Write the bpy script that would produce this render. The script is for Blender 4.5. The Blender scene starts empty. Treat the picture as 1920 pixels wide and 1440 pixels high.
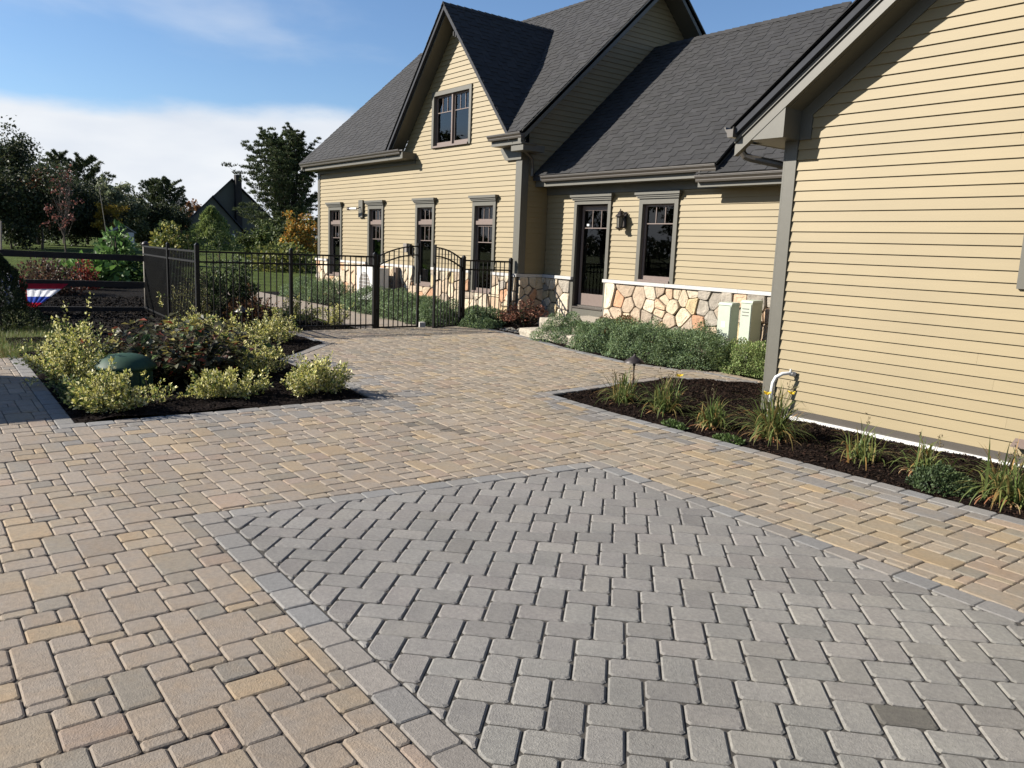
import bpy, math, random
import numpy as np
from mathutils import Vector, Matrix
random.seed(7); RNG=np.random.default_rng(11)
sc=bpy.context.scene; COL=sc.collection
# ---------------------------------------------------------------- camera, world, sun, exposure
CAMH=1.82
R_=Vector((0.6038305,0.79610759,0.0400178)); U_=Vector((-0.1554926,0.06840155,0.98546602)); F_=Vector((-0.7817997,0.60127691,-0.16509178))
cam=bpy.data.cameras.new('camera'); co=bpy.data.objects.new('camera',cam); COL.objects.link(co)
cam.sensor_fit='HORIZONTAL'; cam.sensor_width=36.0; cam.lens=1510/1920*36; cam.clip_start=0.05; cam.clip_end=3000
B_=-F_
co.matrix_world=Matrix(((R_.x,U_.x,B_.x,0),(R_.y,U_.y,B_.y,0),(R_.z,U_.z,B_.z,CAMH),(0,0,0,1)))
sc.camera=co
SUN_DIR=Vector((0.5196,0.6928,-0.5))      # travel direction of the light
sun=bpy.data.lights.new('sun','SUN'); sun.energy=5.0; sun.angle=math.radians(0.5); sun.color=(1.0,0.945,0.86)
so=bpy.data.objects.new('sun',sun); COL.objects.link(so); so.rotation_euler=SUN_DIR.to_track_quat('-Z','Y').to_euler()
so.location=(-20,-20,20)
w=bpy.data.worlds.new('World'); sc.world=w; w.use_nodes=True
nt=w.node_tree; nt.nodes.clear()
def N(nt,t,**k):
    n=nt.nodes.new(t)
    for a,b in k.items():
        if a=='inp':
            for i,v in b.items(): n.inputs[i].default_value=v
        else: setattr(n,a,b)
    return n
out=N(nt,'ShaderNodeOutputWorld'); bg=N(nt,'ShaderNodeBackground'); bg.inputs[1].default_value=0.05
sky=N(nt,'ShaderNodeTexSky',sky_type='NISHITA'); sky.sun_disc=False
sky.sun_elevation=math.radians(30); sky.sun_rotation=math.radians(216.87); sky.air_density=1.0; sky.dust_density=0.3; sky.ozone_density=2.5; sky.altitude=50
tc=N(nt,'ShaderNodeTexCoord'); sep=N(nt,'ShaderNodeSeparateXYZ'); nt.links.new(tc.outputs['Generated'],sep.inputs[0])
mp=N(nt,'ShaderNodeMapping'); mp.inputs['Scale'].default_value=(1.0,1.0,3.2); nt.links.new(tc.outputs['Generated'],mp.inputs[0])
n1=N(nt,'ShaderNodeTexNoise',inp={'Scale':3.4,'Detail':7.0,'Roughness':0.55}); nt.links.new(mp.outputs[0],n1.inputs['Vector'])
# cloud bank: elevation (z) against a noisy upper edge near 8 degrees
m1=N(nt,'ShaderNodeMath',operation='MULTIPLY_ADD'); m1.inputs[1].default_value=0.085; m1.inputs[2].default_value=0.097; nt.links.new(n1.outputs[0],m1.inputs[0])
m2=N(nt,'ShaderNodeMath',operation='SUBTRACT'); nt.links.new(m1.outputs[0],m2.inputs[0]); nt.links.new(sep.outputs[2],m2.inputs[1])
mr=N(nt,'ShaderNodeMapRange',interpolation_type='SMOOTHSTEP'); mr.inputs['From Min'].default_value=-0.014; mr.inputs['From Max'].default_value=0.016
nt.links.new(m2.outputs[0],mr.inputs['Value'])
# thin high wisps
mp2=N(nt,'ShaderNodeMapping'); mp2.inputs['Scale'].default_value=(1.0,1.4,3.5); mp2.inputs['Rotation'].default_value=(0.2,0.1,0.6); nt.links.new(tc.outputs['Generated'],mp2.inputs[0])
n2=N(nt,'ShaderNodeTexNoise',inp={'Scale':2.6,'Detail':8.0,'Roughness':0.5,'Distortion':0.4}); nt.links.new(mp2.outputs[0],n2.inputs['Vector'])
mr2=N(nt,'ShaderNodeMapRange',interpolation_type='SMOOTHSTEP'); mr2.inputs['From Min'].default_value=0.50; mr2.inputs['From Max'].default_value=0.82; mr2.inputs['To Max'].default_value=0.40
nt.links.new(n2.outputs[0],mr2.inputs['Value'])
mx=N(nt,'ShaderNodeMath',operation='MAXIMUM'); nt.links.new(mr.outputs[0],mx.inputs[0]); nt.links.new(mr2.outputs[0],mx.inputs[1])
n3=N(nt,'ShaderNodeTexNoise',inp={'Scale':5.0,'Detail':4.0}); nt.links.new(mp.outputs[0],n3.inputs['Vector'])
cr=N(nt,'ShaderNodeValToRGB'); cr.color_ramp.elements[0].color=(6.7,7.2,8.0,1); cr.color_ramp.elements[1].color=(8.0,8.3,8.7,1)
cr.color_ramp.elements[0].position=0.35; cr.color_ramp.elements[1].position=0.62
nt.links.new(n3.outputs[0],cr.inputs[0])
skm=N(nt,'ShaderNodeMix',data_type='RGBA',blend_type='MULTIPLY'); skm.inputs[0].default_value=1.0; skm.inputs[7].default_value=(1.02,1.15,1.32,1)
nt.links.new(sky.outputs[0],skm.inputs[6])
mix=N(nt,'ShaderNodeMix',data_type='RGBA'); nt.links.new(mx.outputs[0],mix.inputs[0]); nt.links.new(skm.outputs[2],mix.inputs[6]); nt.links.new(cr.outputs[0],mix.inputs[7])
nt.links.new(mix.outputs[2],bg.inputs[0]); nt.links.new(bg.outputs[0],out.inputs[0])
vs=sc.view_settings; sc.display_settings.display_device='sRGB'; vs.view_transform='Standard'; vs.look='None'; vs.gamma=1.0; vs.use_curve_mapping=False; vs.exposure=1.15
sc.render.engine='CYCLES'; sc.cycles.max_bounces=6; sc.cycles.diffuse_bounces=1; sc.cycles.transparent_max_bounces=10
sc.render.resolution_x=1024; sc.render.resolution_y=768

# ---------------------------------------------------------------- materials
MATS={}
def mat(name,col,rough=0.7,nscale=0,namt=0.0,bscale=0,bstr=0.0,bdist=0.01,attr=False,orand=0.0,metal=0.0,spec=0.5,stretch=None,trans=0.0,big=0.0,tint=None):
    m=bpy.data.materials.new(name); m.use_nodes=True; t=m.node_tree; t.nodes.clear(); MATS[name]=m
    o=N(t,'ShaderNodeOutputMaterial'); p=N(t,'ShaderNodeBsdfPrincipled'); p.inputs['Roughness'].default_value=rough; p.inputs['Metallic'].default_value=metal
    p.inputs['Specular IOR Level'].default_value=spec
    geo=N(t,'ShaderNodeNewGeometry'); vec=geo.outputs['Position']
    if stretch:
        mpn=N(t,'ShaderNodeMapping'); mpn.inputs['Scale'].default_value=stretch; t.links.new(vec,mpn.inputs[0]); vec=mpn.outputs[0]
    rgb=N(t,'ShaderNodeRGB'); rgb.outputs[0].default_value=(*col,1); c=rgb.outputs[0]
    def mul(c,v):
        x=N(t,'ShaderNodeMix',data_type='RGBA',blend_type='MULTIPLY'); x.inputs[0].default_value=1.0; t.links.new(c,x.inputs[6]); t.links.new(v,x.inputs[7]); return x.outputs[2]
    if attr:
        a=N(t,'ShaderNodeAttribute',attribute_name='Col'); c=mul(c,a.outputs['Color'])
    if nscale:
        n=N(t,'ShaderNodeTexNoise',inp={'Scale':nscale,'Detail':5.0,'Roughness':0.65}); t.links.new(vec,n.inputs['Vector'])
        r=N(t,'ShaderNodeMapRange'); r.inputs['From Min'].default_value=0.3; r.inputs['From Max'].default_value=0.7; r.inputs['To Min'].default_value=1-namt; r.inputs['To Max'].default_value=1+namt
        t.links.new(n.outputs[0],r.inputs['Value']); c=mul(c,r.outputs[0])
    if tint:
        n=N(t,'ShaderNodeTexNoise',inp={'Scale':tint[1],'Detail':4.0,'Roughness':0.6,'Distortion':0.6}); t.links.new(geo.outputs['Position'],n.inputs['Vector'])
        r=N(t,'ShaderNodeMapRange'); r.inputs['From Min'].default_value=0.42; r.inputs['From Max'].default_value=0.68; r.inputs['To Max'].default_value=tint[2]; t.links.new(n.outputs[0],r.inputs['Value'])
        x=N(t,'ShaderNodeMix',data_type='RGBA',blend_type='MULTIPLY'); t.links.new(r.outputs[0],x.inputs[0]); t.links.new(c,x.inputs[6]); x.inputs[7].default_value=(*tint[0],1); c=x.outputs[2]
    if big:
        n=N(t,'ShaderNodeTexNoise',inp={'Scale':0.9,'Detail':3.0}); t.links.new(geo.outputs['Position'],n.inputs['Vector'])
        r=N(t,'ShaderNodeMapRange'); r.inputs['From Min'].default_value=0.3; r.inputs['From Max'].default_value=0.7; r.inputs['To Min'].default_value=1-big; r.inputs['To Max'].default_value=1+big
        t.links.new(n.outputs[0],r.inputs['Value']); c=mul(c,r.outputs[0])
    if orand:
        oi=N(t,'ShaderNodeObjectInfo'); r=N(t,'ShaderNodeMapRange'); r.inputs['To Min'].default_value=1-orand; r.inputs['To Max'].default_value=1+orand
        t.links.new(oi.outputs['Random'],r.inputs['Value']); c=mul(c,r.outputs[0])
    t.links.new(c,p.inputs['Base Color'])
    if bscale:
        n=N(t,'ShaderNodeTexNoise',inp={'Scale':bscale,'Detail':6.0,'Roughness':0.7}); t.links.new(vec,n.inputs['Vector'])
        b=N(t,'ShaderNodeBump',inp={'Strength':bstr,'Distance':bdist}); t.links.new(n.outputs[0],b.inputs['Height']); t.links.new(b.outputs[0],p.inputs['Normal'])
    if trans:
        tr=N(t,'ShaderNodeBsdfTranslucent'); t.links.new(c,tr.inputs[0]); ms=N(t,'ShaderNodeMixShader'); ms.inputs[0].default_value=trans
        t.links.new(p.outputs[0],ms.inputs[1]); t.links.new(tr.outputs[0],ms.inputs[2]); t.links.new(ms.outputs[0],o.inputs[0])
    else: t.links.new(p.outputs[0],o.inputs[0])
    return m
M_TAN=mat('tan_paver',(0.203,0.168,0.132),0.88,34,0.17,110,0.9,0.006,attr=True,big=0.09,tint=((1.12,1.0,.84),5.5,.6))
M_GRY=mat('grey_paver',(0.178,0.167,0.151),0.85,45,0.20,120,0.9,0.006,attr=True,big=0.12,tint=((.84,.84,.86),6,.8))
M_BLU=mat('bluish_paver',(0.168,0.158,0.144),0.85,40,0.18,110,0.7,0.006,attr=True,big=0.06)
M_SANDD=mat('dark_joint_sand',(0.040,0.035,0.028),0.95,60,0.4,120,0.6,0.005)
M_SAND=mat('joint_sand',(0.075,0.060,0.044),0.95,60,0.4,120,0.6,0.005)
M_SID=mat('siding_paint',(0.214,0.165,0.083),0.62,9,0.03,60,0.08,0.002,orand=0.03,stretch=(0.3,0.3,4),big=0.045)
M_TRIM=mat('olive_trim_paint',(0.088,0.082,0.064),0.5,12,0.05,40,0.05,0.002)
M_GUT=mat('bronze_gutter',(0.080,0.070,0.059),0.38,10,0.06,metal=0.15)
M_SASH=mat('taupe_sash',(0.150,0.112,0.094),0.45,14,0.05)
M_BAND=mat('charcoal_underlay',(0.014,0.014,0.015),0.95,spec=0.1)
M_SHN=mat('charcoal_shingle',(0.0190,0.0184,0.0182),0.92,45,0.35,220,0.6,0.004,attr=True)
M_CAPS=mat('granite_cap',(0.42,0.40,0.37),0.8,90,0.2,60,0.5,0.008)
M_STN=mat('veneer_stone',(0.42,0.355,0.275),0.85,9,0.24,26,0.9,0.02,attr=True)
M_MORT=mat('dark_mortar',(0.07,0.06,0.045),0.95,30,0.3)
M_BLK=mat('black_fence_enamel',(0.005,0.0045,0.004),0.5,20,0.2,spec=0.25)
M_WHT=mat('white_plastic',(0.55,0.54,0.51),0.45,20,0.04)
M_GRNBOX=mat('pale_green_enamel',(0.35,0.385,0.305),0.5,8,0.04)
M_DOME=mat('green_plastic',(0.016,0.044,0.026),0.6,12,0.2,spec=0.25)
M_BRZ=mat('dark_bronze',(0.030,0.023,0.020),0.45,20,0.15,metal=0.3)
M_RAIL=mat('weathered_dark_timber',(0.016,0.012,0.010),0.85,12,0.35,40,0.4,0.006)
M_POST=mat('grey_weathered_timber',(0.12,0.105,0.085),0.85,14,0.3,50,0.5,0.006)
M_BARK=mat('bark',(0.075,0.058,0.045),0.95,6,0.35,20,0.8,0.02)
M_LEAF=mat('leaf',(.92,.92,.92),0.55,0,0,attr=True,trans=0.28,spec=0.22)
M_NEED=mat('needle',(.85,.85,.85),0.6,0,0,attr=True,trans=0.12,spec=0.2)
M_LAWN=mat('lawn_turf',(0.054,0.072,0.018),1.0,0.6,0.30,30,0.9,0.05,big=0.2,spec=0.05)
M_SOIL=mat('garden_soil',(0.009,0.0075,0.0065),1.0,14,0.4,50,1.0,0.02,spec=0.05)
M_MUL=mat('bark_mulch',(0.010,0.0068,0.0055),1.0,30,0.5,90,1.0,0.012,spec=0.05)
M_CHIP=mat('mulch_chip',(.30,.30,.30),1.0,0,0,attr=True,spec=0.08)
M_INT=mat('dim_interior',(0.055,0.050,0.045),0.9)
M_CURT=mat('curtain_cloth',(0.26,0.28,0.25),0.9,3,0.25,stretch=(14,14,0.4))
M_GSTEP=mat('granite_step',(0.33,0.29,0.225),0.85,30,0.25,22,0.8,0.02)
M_FWALL=mat('sage_siding',(0.07,0.07,0.055),0.8,4,0.05)
M_FROOF=mat('dark_far_roof',(0.024,0.026,0.032),0.9,6,0.2)
M_RUB=mat('grille_grey',(0.16,0.14,0.12),0.6)
M_EDGE=mat('black_edging',(0.010,0.010,0.010),0.5)
M_FLR=mat('flag_red',(0.62,0.02,0.05),0.8,20,0.08,trans=0.5); M_FLW=mat('flag_white',(0.8,0.79,0.82),0.8,20,0.05,trans=0.5); M_FLB=mat('flag_blue',(0.04,0.07,0.32),0.8,20,0.08,trans=0.5)
M_STK=mat('stake_wood',(0.30,0.25,0.19),0.85,14,0.2)
M_SHED=mat('shed_boards',(0.20,0.19,0.17),0.85,6,0.1)
M_AMB=mat('amber_glass',(0.12,0.11,0.09),0.25)
M_CYL=mat('latch_steel',(0.6,0.6,0.6),0.25,metal=0.9)
def glass(name,refl=1.0,tint=0.62):
    m=bpy.data.materials.new(name); m.use_nodes=True; t=m.node_tree; t.nodes.clear()
    o=N(t,'ShaderNodeOutputMaterial'); tr=N(t,'ShaderNodeBsdfTransparent'); tr.inputs[0].default_value=(tint,tint*1.02,tint,1)
    gl=N(t,'ShaderNodeBsdfGlossy'); gl.inputs['Roughness'].default_value=0.015; gl.inputs[0].default_value=(refl,refl,refl,1)
    fr=N(t,'ShaderNodeFresnel'); fr.inputs[0].default_value=1.55
    ms=N(t,'ShaderNodeMixShader'); t.links.new(fr.outputs[0],ms.inputs[0]); t.links.new(tr.outputs[0],ms.inputs[1]); t.links.new(gl.outputs[0],ms.inputs[2]); t.links.new(ms.outputs[0],o.inputs[0]); return m
M_GLS=glass('window_glass')

# ---------------------------------------------------------------- object helpers
WL={}
def wl(o): return WL.get(o.name,Vector((0,0,0)))
def link(o,parent=None,loc=None):
    """link o with world location loc under parent (roots and parents are never rotated)"""
    COL.objects.link(o); loc=Vector(loc) if loc is not None else Vector((0,0,0))
    WL[o.name]=loc
    if parent is not None:
        o.parent=parent; o.location=loc-wl(parent)
    else: o.location=loc
    return o
def thing(name,label,cat,loc=(0,0,0),group=None):
    o=bpy.data.objects.new(name,None); o.empty_display_size=0.2; link(o,None,loc); o['label']=label; o['category']=cat
    if group: o['group']=group
    return o
def tag(o,label=None,cat=None,group=None,kind=None):
    if label: o['label']=label
    if cat: o['category']=cat
    if group: o['group']=group
    if kind: o['kind']=kind
    return o
class MB:
    def __init__(s): s.v=[]; s.f=[]; s.c=[]; s.cur=(1,1,1)
    def add(s,vs,fs):
        b=len(s.v); s.v+= [tuple(x) for x in vs]
        for f in fs: s.f.append(tuple(i+b for i in f)); s.c.append(s.cur)
        return s
    def hexa(s,p):  # 8 points: bottom 4 ccw, top 4 ccw
        return s.add(p,[(3,2,1,0),(4,5,6,7),(0,1,5,4),(1,2,6,5),(2,3,7,6),(3,0,4,7)])
    def box(s,x0,x1,y0,y1,z0,z1):
        return s.hexa([(x0,y0,z0),(x1,y0,z0),(x1,y1,z0),(x0,y1,z0),(x0,y0,z1),(x1,y0,z1),(x1,y1,z1),(x0,y1,z1)])
    def prism(s,poly,d):
        """extrude a 3D polygon by vector d"""
        n=len(poly); a=[Vector(p) for p in poly]; b=[p+Vector(d) for p in a]
        return s.add(a+b,[tuple(range(n-1,-1,-1)),tuple(range(n,2*n))]+[(i,(i+1)%n,(i+1)%n+n,i+n) for i in range(n)])
    def tube(s,pts,r,n=8,caps=True):
        pts=[Vector(p) for p in pts]; rr=r if isinstance(r,(list,tuple)) else [r]*len(pts)
        rings=[]; prev=None
        for i,p in enumerate(pts):
            d=(pts[min(i+1,len(pts)-1)]-pts[max(i-1,0)])
            if d.length<1e-9: d=Vector((0,0,1))
            d.normalize(); a=d.orthogonal().normalized() if prev is None else (prev-d*prev.dot(d)).normalized()
            prev=a; b=d.cross(a); rings.append([p+(a*math.cos(2*math.pi*k/n)+b*math.sin(2*math.pi*k/n))*rr[i] for k in range(n)])
        v=[x for r_ in rings for x in r_]; f=[]
        for i in range(len(pts)-1):
            for k in range(n): f.append((i*n+k,i*n+(k+1)%n,(i+1)*n+(k+1)%n,(i+1)*n+k))
        if caps: f.append(tuple(range(n-1,-1,-1))); f.append(tuple(range((len(pts)-1)*n,len(pts)*n)))
        return s.add(v,f)
    def lathe(s,prof,c,n=24):
        v=[];f=[]
        for r,z in prof: v+=[(c[0]+r*math.cos(2*math.pi*k/n),c[1]+r*math.sin(2*math.pi*k/n),c[2]+z) for k in range(n)]
        for i in range(len(prof)-1):
            for k in range(n): f.append((i*n+k,i*n+(k+1)%n,(i+1)*n+(k+1)%n,(i+1)*n+k))
        f.append(tuple(range(n-1,-1,-1))); f.append(tuple(range((len(prof)-1)*n,len(prof)*n)))
        return s.add(v,f)
    def mesh(s,name,m,off=(0,0,0),smooth=False,col=False):
        me=bpy.data.meshes.new(name); ox,oy,oz=off
        me.from_pydata([(x-ox,y-oy,z-oz) for x,y,z in s.v],[],s.f)
        if col:
            a=me.color_attributes.new('Col','FLOAT_COLOR','CORNER'); arr=np.empty((len(me.loops),4),np.float32); k=0
            for f,c in zip(s.f,s.c): arr[k:k+len(f)]=(*c,1); k+=len(f)
            a.data.foreach_set('color',arr.ravel())
        me.materials.append(m)
        if smooth: me.polygons.foreach_set('use_smooth',[True]*len(me.polygons))
        return me
    def build(s,name,m,parent=None,smooth=False,col=False,center=False,loc=None):
        if center:
            a=np.array(s.v); loc=tuple((a.min(0)+a.max(0))/2)
        elif loc is None: loc=tuple(wl(parent)) if parent is not None else (0,0,0)
        me=s.mesh(name,m,loc,smooth,col); o=bpy.data.objects.new(name,me)
        return link(o,parent,loc)
def copy_obj(o,parent,loc):
    c=o.copy(); COL.objects.link(c); WL[c.name]=Vector(loc); c.parent=parent; c.location=Vector(loc)-(wl(parent) if parent else Vector((0,0,0))); return c
def npmesh(name,m,V,F,C=None,parent=None,loc=(0,0,0),smooth=False):
    """V (n,3) world, F (k,4|3), C (n,3) point colours"""
    V=np.asarray(V,np.float32)-np.array(loc,np.float32); F=np.asarray(F,np.int32); k=F.shape[1]
    me=bpy.data.meshes.new(name); me.vertices.add(len(V)); me.vertices.foreach_set('co',V.ravel())
    me.loops.add(F.size); me.loops.foreach_set('vertex_index',F.ravel()); me.polygons.add(len(F)); me.polygons.foreach_set('loop_start',np.arange(len(F),dtype=np.int32)*k)
    me.update(calc_edges=True)
    if C is not None:
        a=me.color_attributes.new('Col','FLOAT_COLOR','POINT'); cc=np.ones((len(V),4),np.float32); cc[:,:3]=C; a.data.foreach_set('color',cc.ravel())
    me.materials.append(m)
    if smooth: me.polygons.foreach_set('use_smooth',[True]*len(me.polygons))
    o=bpy.data.objects.new(name,me); return link(o,parent,loc)

# ---------------------------------------------------------------- plane-polygon tools
def clip(P,n,d,keep_le=True):
    """clip polygon P (list of 2D) to n.p<=d"""
    out=[]; s=1 if keep_le else -1
    for i in range(len(P)):
        a=P[i]; b=P[(i+1)%len(P)]; da=s*(n[0]*a[0]+n[1]*a[1]-d); db=s*(n[0]*b[0]+n[1]*b[1]-d)
        if da<=1e-9: out.append(a)
        if (da<-1e-9 and db>1e-9) or (da>1e-9 and db<-1e-9):
            t=da/(da-db); out.append((a[0]+(b[0]-a[0])*t,a[1]+(b[1]-a[1])*t))
    return out if len(out)>2 else []
def area(P): return 0.5*sum(P[i][0]*P[(i+1)%len(P)][1]-P[(i+1)%len(P)][0]*P[i][1] for i in range(len(P)))
def edges(C):
    if area(C)<0: C=C[::-1]
    for i in range(len(C)):
        a=C[i]; b=C[(i+1)%len(C)]; n=(b[1]-a[1],-(b[0]-a[0])); l=math.hypot(*n); 
        if l>1e-9: n=(n[0]/l,n[1]/l); yield n,n[0]*a[0]+n[1]*a[1]
def intersect(P,C):
    for n,d in edges(C):
        P=clip(P,n,d)
        if not P: return []
    return P
def subtract(P,C):
    out=[]
    q=intersect(P,C)
    if not q or abs(area(q))<1e-6: return [P]
    for n,d in edges(C):
        o=clip(P,n,d,False)
        if o and abs(area(o))>1e-7: out.append(o)
        P=clip(P,n,d)
        if not P: return out
    return out
def sub_all(Ps,Cs):
    for C in Cs: Ps=[q for P in Ps for q in subtract(P,C)]
    return Ps
def inset(P,d):
    if area(P)<0: P=P[::-1]
    Q=list(P)
    for n,dd in list(edges(P)): Q=clip(Q,n,dd-d)
    return Q
def dedupe(P,e=0.002):
    Q=[]
    for p in P:
        if not Q or math.hypot(p[0]-Q[-1][0],p[1]-Q[-1][1])>e: Q.append(p)
    while len(Q)>1 and math.hypot(Q[0][0]-Q[-1][0],Q[0][1]-Q[-1][1])<e: Q.pop()
    return Q
def chamfer(P,c,k=1):
    out=[]; n=len(P)
    for i in range(n):
        a,b,d=P[i-1],P[i],P[(i+1)%n]
        la=math.hypot(a[0]-b[0],a[1]-b[1]); ld=math.hypot(d[0]-b[0],d[1]-b[1]); ca=min(c,la*.3); cd=min(c,ld*.3)
        p=(b[0]+(a[0]-b[0])*ca/la,b[1]+(a[1]-b[1])*ca/la); q=(b[0]+(d[0]-b[0])*cd/ld,b[1]+(d[1]-b[1])*cd/ld)
        out.append(p)
        if k>1: out.append(((p[0]+q[0])*.25+b[0]*.5,(p[1]+q[1])*.25+b[1]*.5))
        out.append(q)
    return out
def pix(x,y,z):
    d=Vector((x,y,z-CAMH)); zz=d.dot(F_)
    if zz<0.1: return None
    return 960+1510*d.dot(R_)/zz,720-1510*d.dot(U_)/zz,zz
def zg(x,y=0): return 0.15*min(1,max(0,(-x-6.5)/6.0))
# ---------------------------------------------------------------- ground sheet, patio
def grid_sheet(name,xs,ys,zf,m,parent=None):
    V=[(x,y,zf(x,y)) for y in ys for x in xs]; nx=len(xs)
    F=[(j*nx+i,j*nx+i+1,(j+1)*nx+i+1,(j+1)*nx+i) for j in range(len(ys)-1) for i in range(nx-1)]
    return npmesh(name,m,V,F,None,parent,smooth=True)
xs=[-1500,-600,-300,-150,-80,-40,-25,-16,-14.5,-13,-12.5,-11,-9.5,-8,-6.5,-4,0,10,60,300,1500]
ys=[-1500,-600,-200,-60,-20,-5,0,5,10,20,60,200,600,1500]
g=grid_sheet('lawn_ground',xs,ys,lambda x,y:zg(x)-0.075 if x>-16 else 0.085,M_LAWN); tag(g,kind='structure')
QUAD=[(-5.32,1.46),(-5.03,4.86),(1.2,4.62),(1.2,1.37)]
def qin(P,d): return inset(P,d)
BED_L=[[(-12.25,1.28),(-8.33,1.26),(-8.33,4.35),(-12.25,4.3)],[(-14.42,1.28),(-12.25,1.28),(-12.25,5.45),(-14.42,5.62)],[(-12.25,4.3),(-11.2,4.3),(-12.25,5.35)],[(-12.25,5.35),(-12.45,5.6),(-12.25,5.6)]]
BED_L=[[(-14.42,1.28),(-8.33,1.26),(-8.33,4.35),(-11.2,4.33),(-14.42,4.33)],[(-14.42,4.33),(-11.2,4.33),(-12.5,5.6),(-14.42,5.62)]]
BED_R=[[(-7.65,6.53),(3.0,6.53),(3.0,8.34),(-7.84,8.34)],[(-7.84,8.34),(-5.75,8.34),(-5.75,10.1),(-7.1,10.1),(-7.9,8.9)]]
HERB=[[(-12.55,9.8),(-11.7,9.7),(-11.7,11.8),(-12.55,11.8)],[(-11.7,9.7),(-10.9,9.55),(-9.25,9.5),(-9.25,11.8),(-11.7,11.8)],[(-9.25,9.5),(-8.4,9.8),(-8.4,11.8),(-9.25,11.8)],[(-8.4,9.8),(-8.15,10.1),(-5.75,10.2),(-5.75,11.8),(-8.4,11.8)]]
STONEBED=[[(-14.42,10.0),(-12.55,9.8),(-12.55,11.85),(-14.42,11.85)]]
GRASSL=[[(-16,-5),(-12.35,-5),(-12.35,1.28),(-16,1.28)]]
BEDS=BED_L+BED_R+HERB+STONEBED+GRASSL
AREA=[(-14.4,-4.2),(2.6,-4.2),(2.6,10.3),(-14.4,10.3)]
patio=thing('patio','','',(-7,3,0)); 
for k in ('label','category'): del patio[k]
tag(patio,kind='structure')
mb=MB()
for P in sub_all([AREA],BEDS):
    # cut along the slope break so the sheet follows the ground
    for lo,hi in ((-20,-12.5),(-12.5,-6.5),(-6.5,5)):
        q=clip(clip(P,(1,0),hi),(-1,0),-lo)
        if q: mb.add([(x,y,zg(x)-0.011) for x,y in (q if area(q)>0 else q[::-1])],[tuple(range(len(q)))])
mb.build('joint_sand',M_SAND,patio)
def paver(mb,P,gap,bev,rise=0.0,col=(1,1,1),tilt=(0,0),cham=0.012):
    P=dedupe(P)
    if len(P)<3: return False
    if area(P)<0: P=P[::-1]
    P=inset(P,gap/2); P=dedupe(P,0.004)
    if len(P)<3 or abs(area(P))<0.0009: return False
    o=chamfer(P,cham,1); t=inset(P,bev); t=dedupe(t,0.003)
    if len(t)!=len(P): 
        cx=sum(p[0] for p in P)/len(P); cy=sum(p[1] for p in P)/len(P); t=[(p[0]+(cx-p[0])*.12,p[1]+(cy-p[1])*.12) for p in P]
    # keep vertex order aligned
    k=min(range(len(t)),key=lambda i:math.hypot(t[i][0]-P[0][0],t[i][1]-P[0][1])); t=t[k:]+t[:k]
    t=chamfer(t,cham,1); n=len(o); cx=sum(p[0] for p in P)/len(P); cy=sum(p[1] for p in P)/len(P)
    def zz(x,y,d): return zg(x)+rise+tilt[0]*(x-cx)+tilt[1]*(y-cy)+d
    v=[(x,y,zz(x,y,0)) for x,y in t]+[(x,y,zz(x,y,-bev*0.65)) for x,y in o]+[(x,y,zz(x,y,-0.03)) for x,y in o]
    f=[tuple(range(n))]+[(i,i+n,(i+1)%n+n,(i+1)%n) for i in range(n)]+[(i+n,i+2*n,(i+1)%n+2*n,(i+1)%n+n) for i in range(n)]
    mb.cur=col; mb.add(v,f); return True
def visible_size(P):
    cx=sum(p[0] for p in P)/len(P); cy=sum(p[1] for p in P)/len(P); q=pix(cx,cy,0)
    if not q or not(-30<q[0]<1950 and 380<q[1]<1480): return -1
    return 1.0/q[2]*math.sqrt(abs(area(P)))/math.sqrt(q[2])
def lay(parent,items,name,m,gap,bev,cham,limit,rest):
    items=[(visible_size(P),P,c) for P,c in items]; items.sort(key=lambda t:-t[0])
    n=0; far=MB()
    for s,P,c in items:
        ti=(random.gauss(0,.006),random.gauss(0,.006)); ri=random.gauss(0,.0009)
        if n<limit and s>0:
            mb=MB()
            if paver(mb,P,gap,bev,ri,c,ti,cham): mb.build(name,m,parent,col=True,center=True); n+=1
        else: paver(far,P,gap,bev,ri,c,ti,cham)
    if far.f: tag(far.build(rest,m,parent,col=True),kind='stuff')
# three-size tan pattern, as laid (a repeat of nine stones)
TP=[(0,0,4,3),(0,3,2,2),(0,5,2,1),(2,3,2,3),(4,0,2,2),(-2,0,2,2),(-2,6,4,2),(2,6,3,2),(5,6,1,2)]
UX,UY,X0,Y0=0.0785,0.0762,-4.715,0.437
BW=0.158
qb=QUAD
TANEX=[QUAD]+BEDS
# border courses round the beds (outer side), rectangles as [polyline, side]
def course(p0,p1,w=BW,L=0.236,side=1,start=0.0):
    d=Vector((p1[0]-p0[0],p1[1]-p0[1])); l=d.length; d/=l; nrm=Vector((-d.y,d.x))*side; out=[]; s=start
    while s<l-0.05:
        e=min(l,s+L*random.uniform(.97,1.03)); a=Vector(p0)+d*s; b=Vector(p0)+d*e
        out.append([tuple(a),tuple(b),tuple(b+nrm*w),tuple(a+nrm*w)]); s=e
    return out
strips=[((-8.33,1.1),(-8.33,4.51),-1),((-8.33,4.35),(-11.2,4.33),-1),((-11.2,4.33),(-12.5,5.6),-1),((-12.5,5.6),(-14.4,5.62),-1),
 ((-8.33,1.26),(-12.3,1.28),1),((-7.80,6.53),(2.6,6.53),-1),((-7.65,6.53),(-7.9,8.9),1),((-7.9,8.9),(-7.1,10.1),1),
 ((-12.55,9.8),(-11.7,9.7),-1),((-11.7,9.7),(-10.9,9.55),-1),((-10.9,9.55),(-9.25,9.5),-1),((-9.25,9.5),(-8.4,9.8),-1),((-8.4,9.8),(-8.15,10.1),-1),((-8.15,10.1),(-7.1,10.15),-1),((-14.4,10.0),(-12.55,9.8),-1)]
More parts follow.
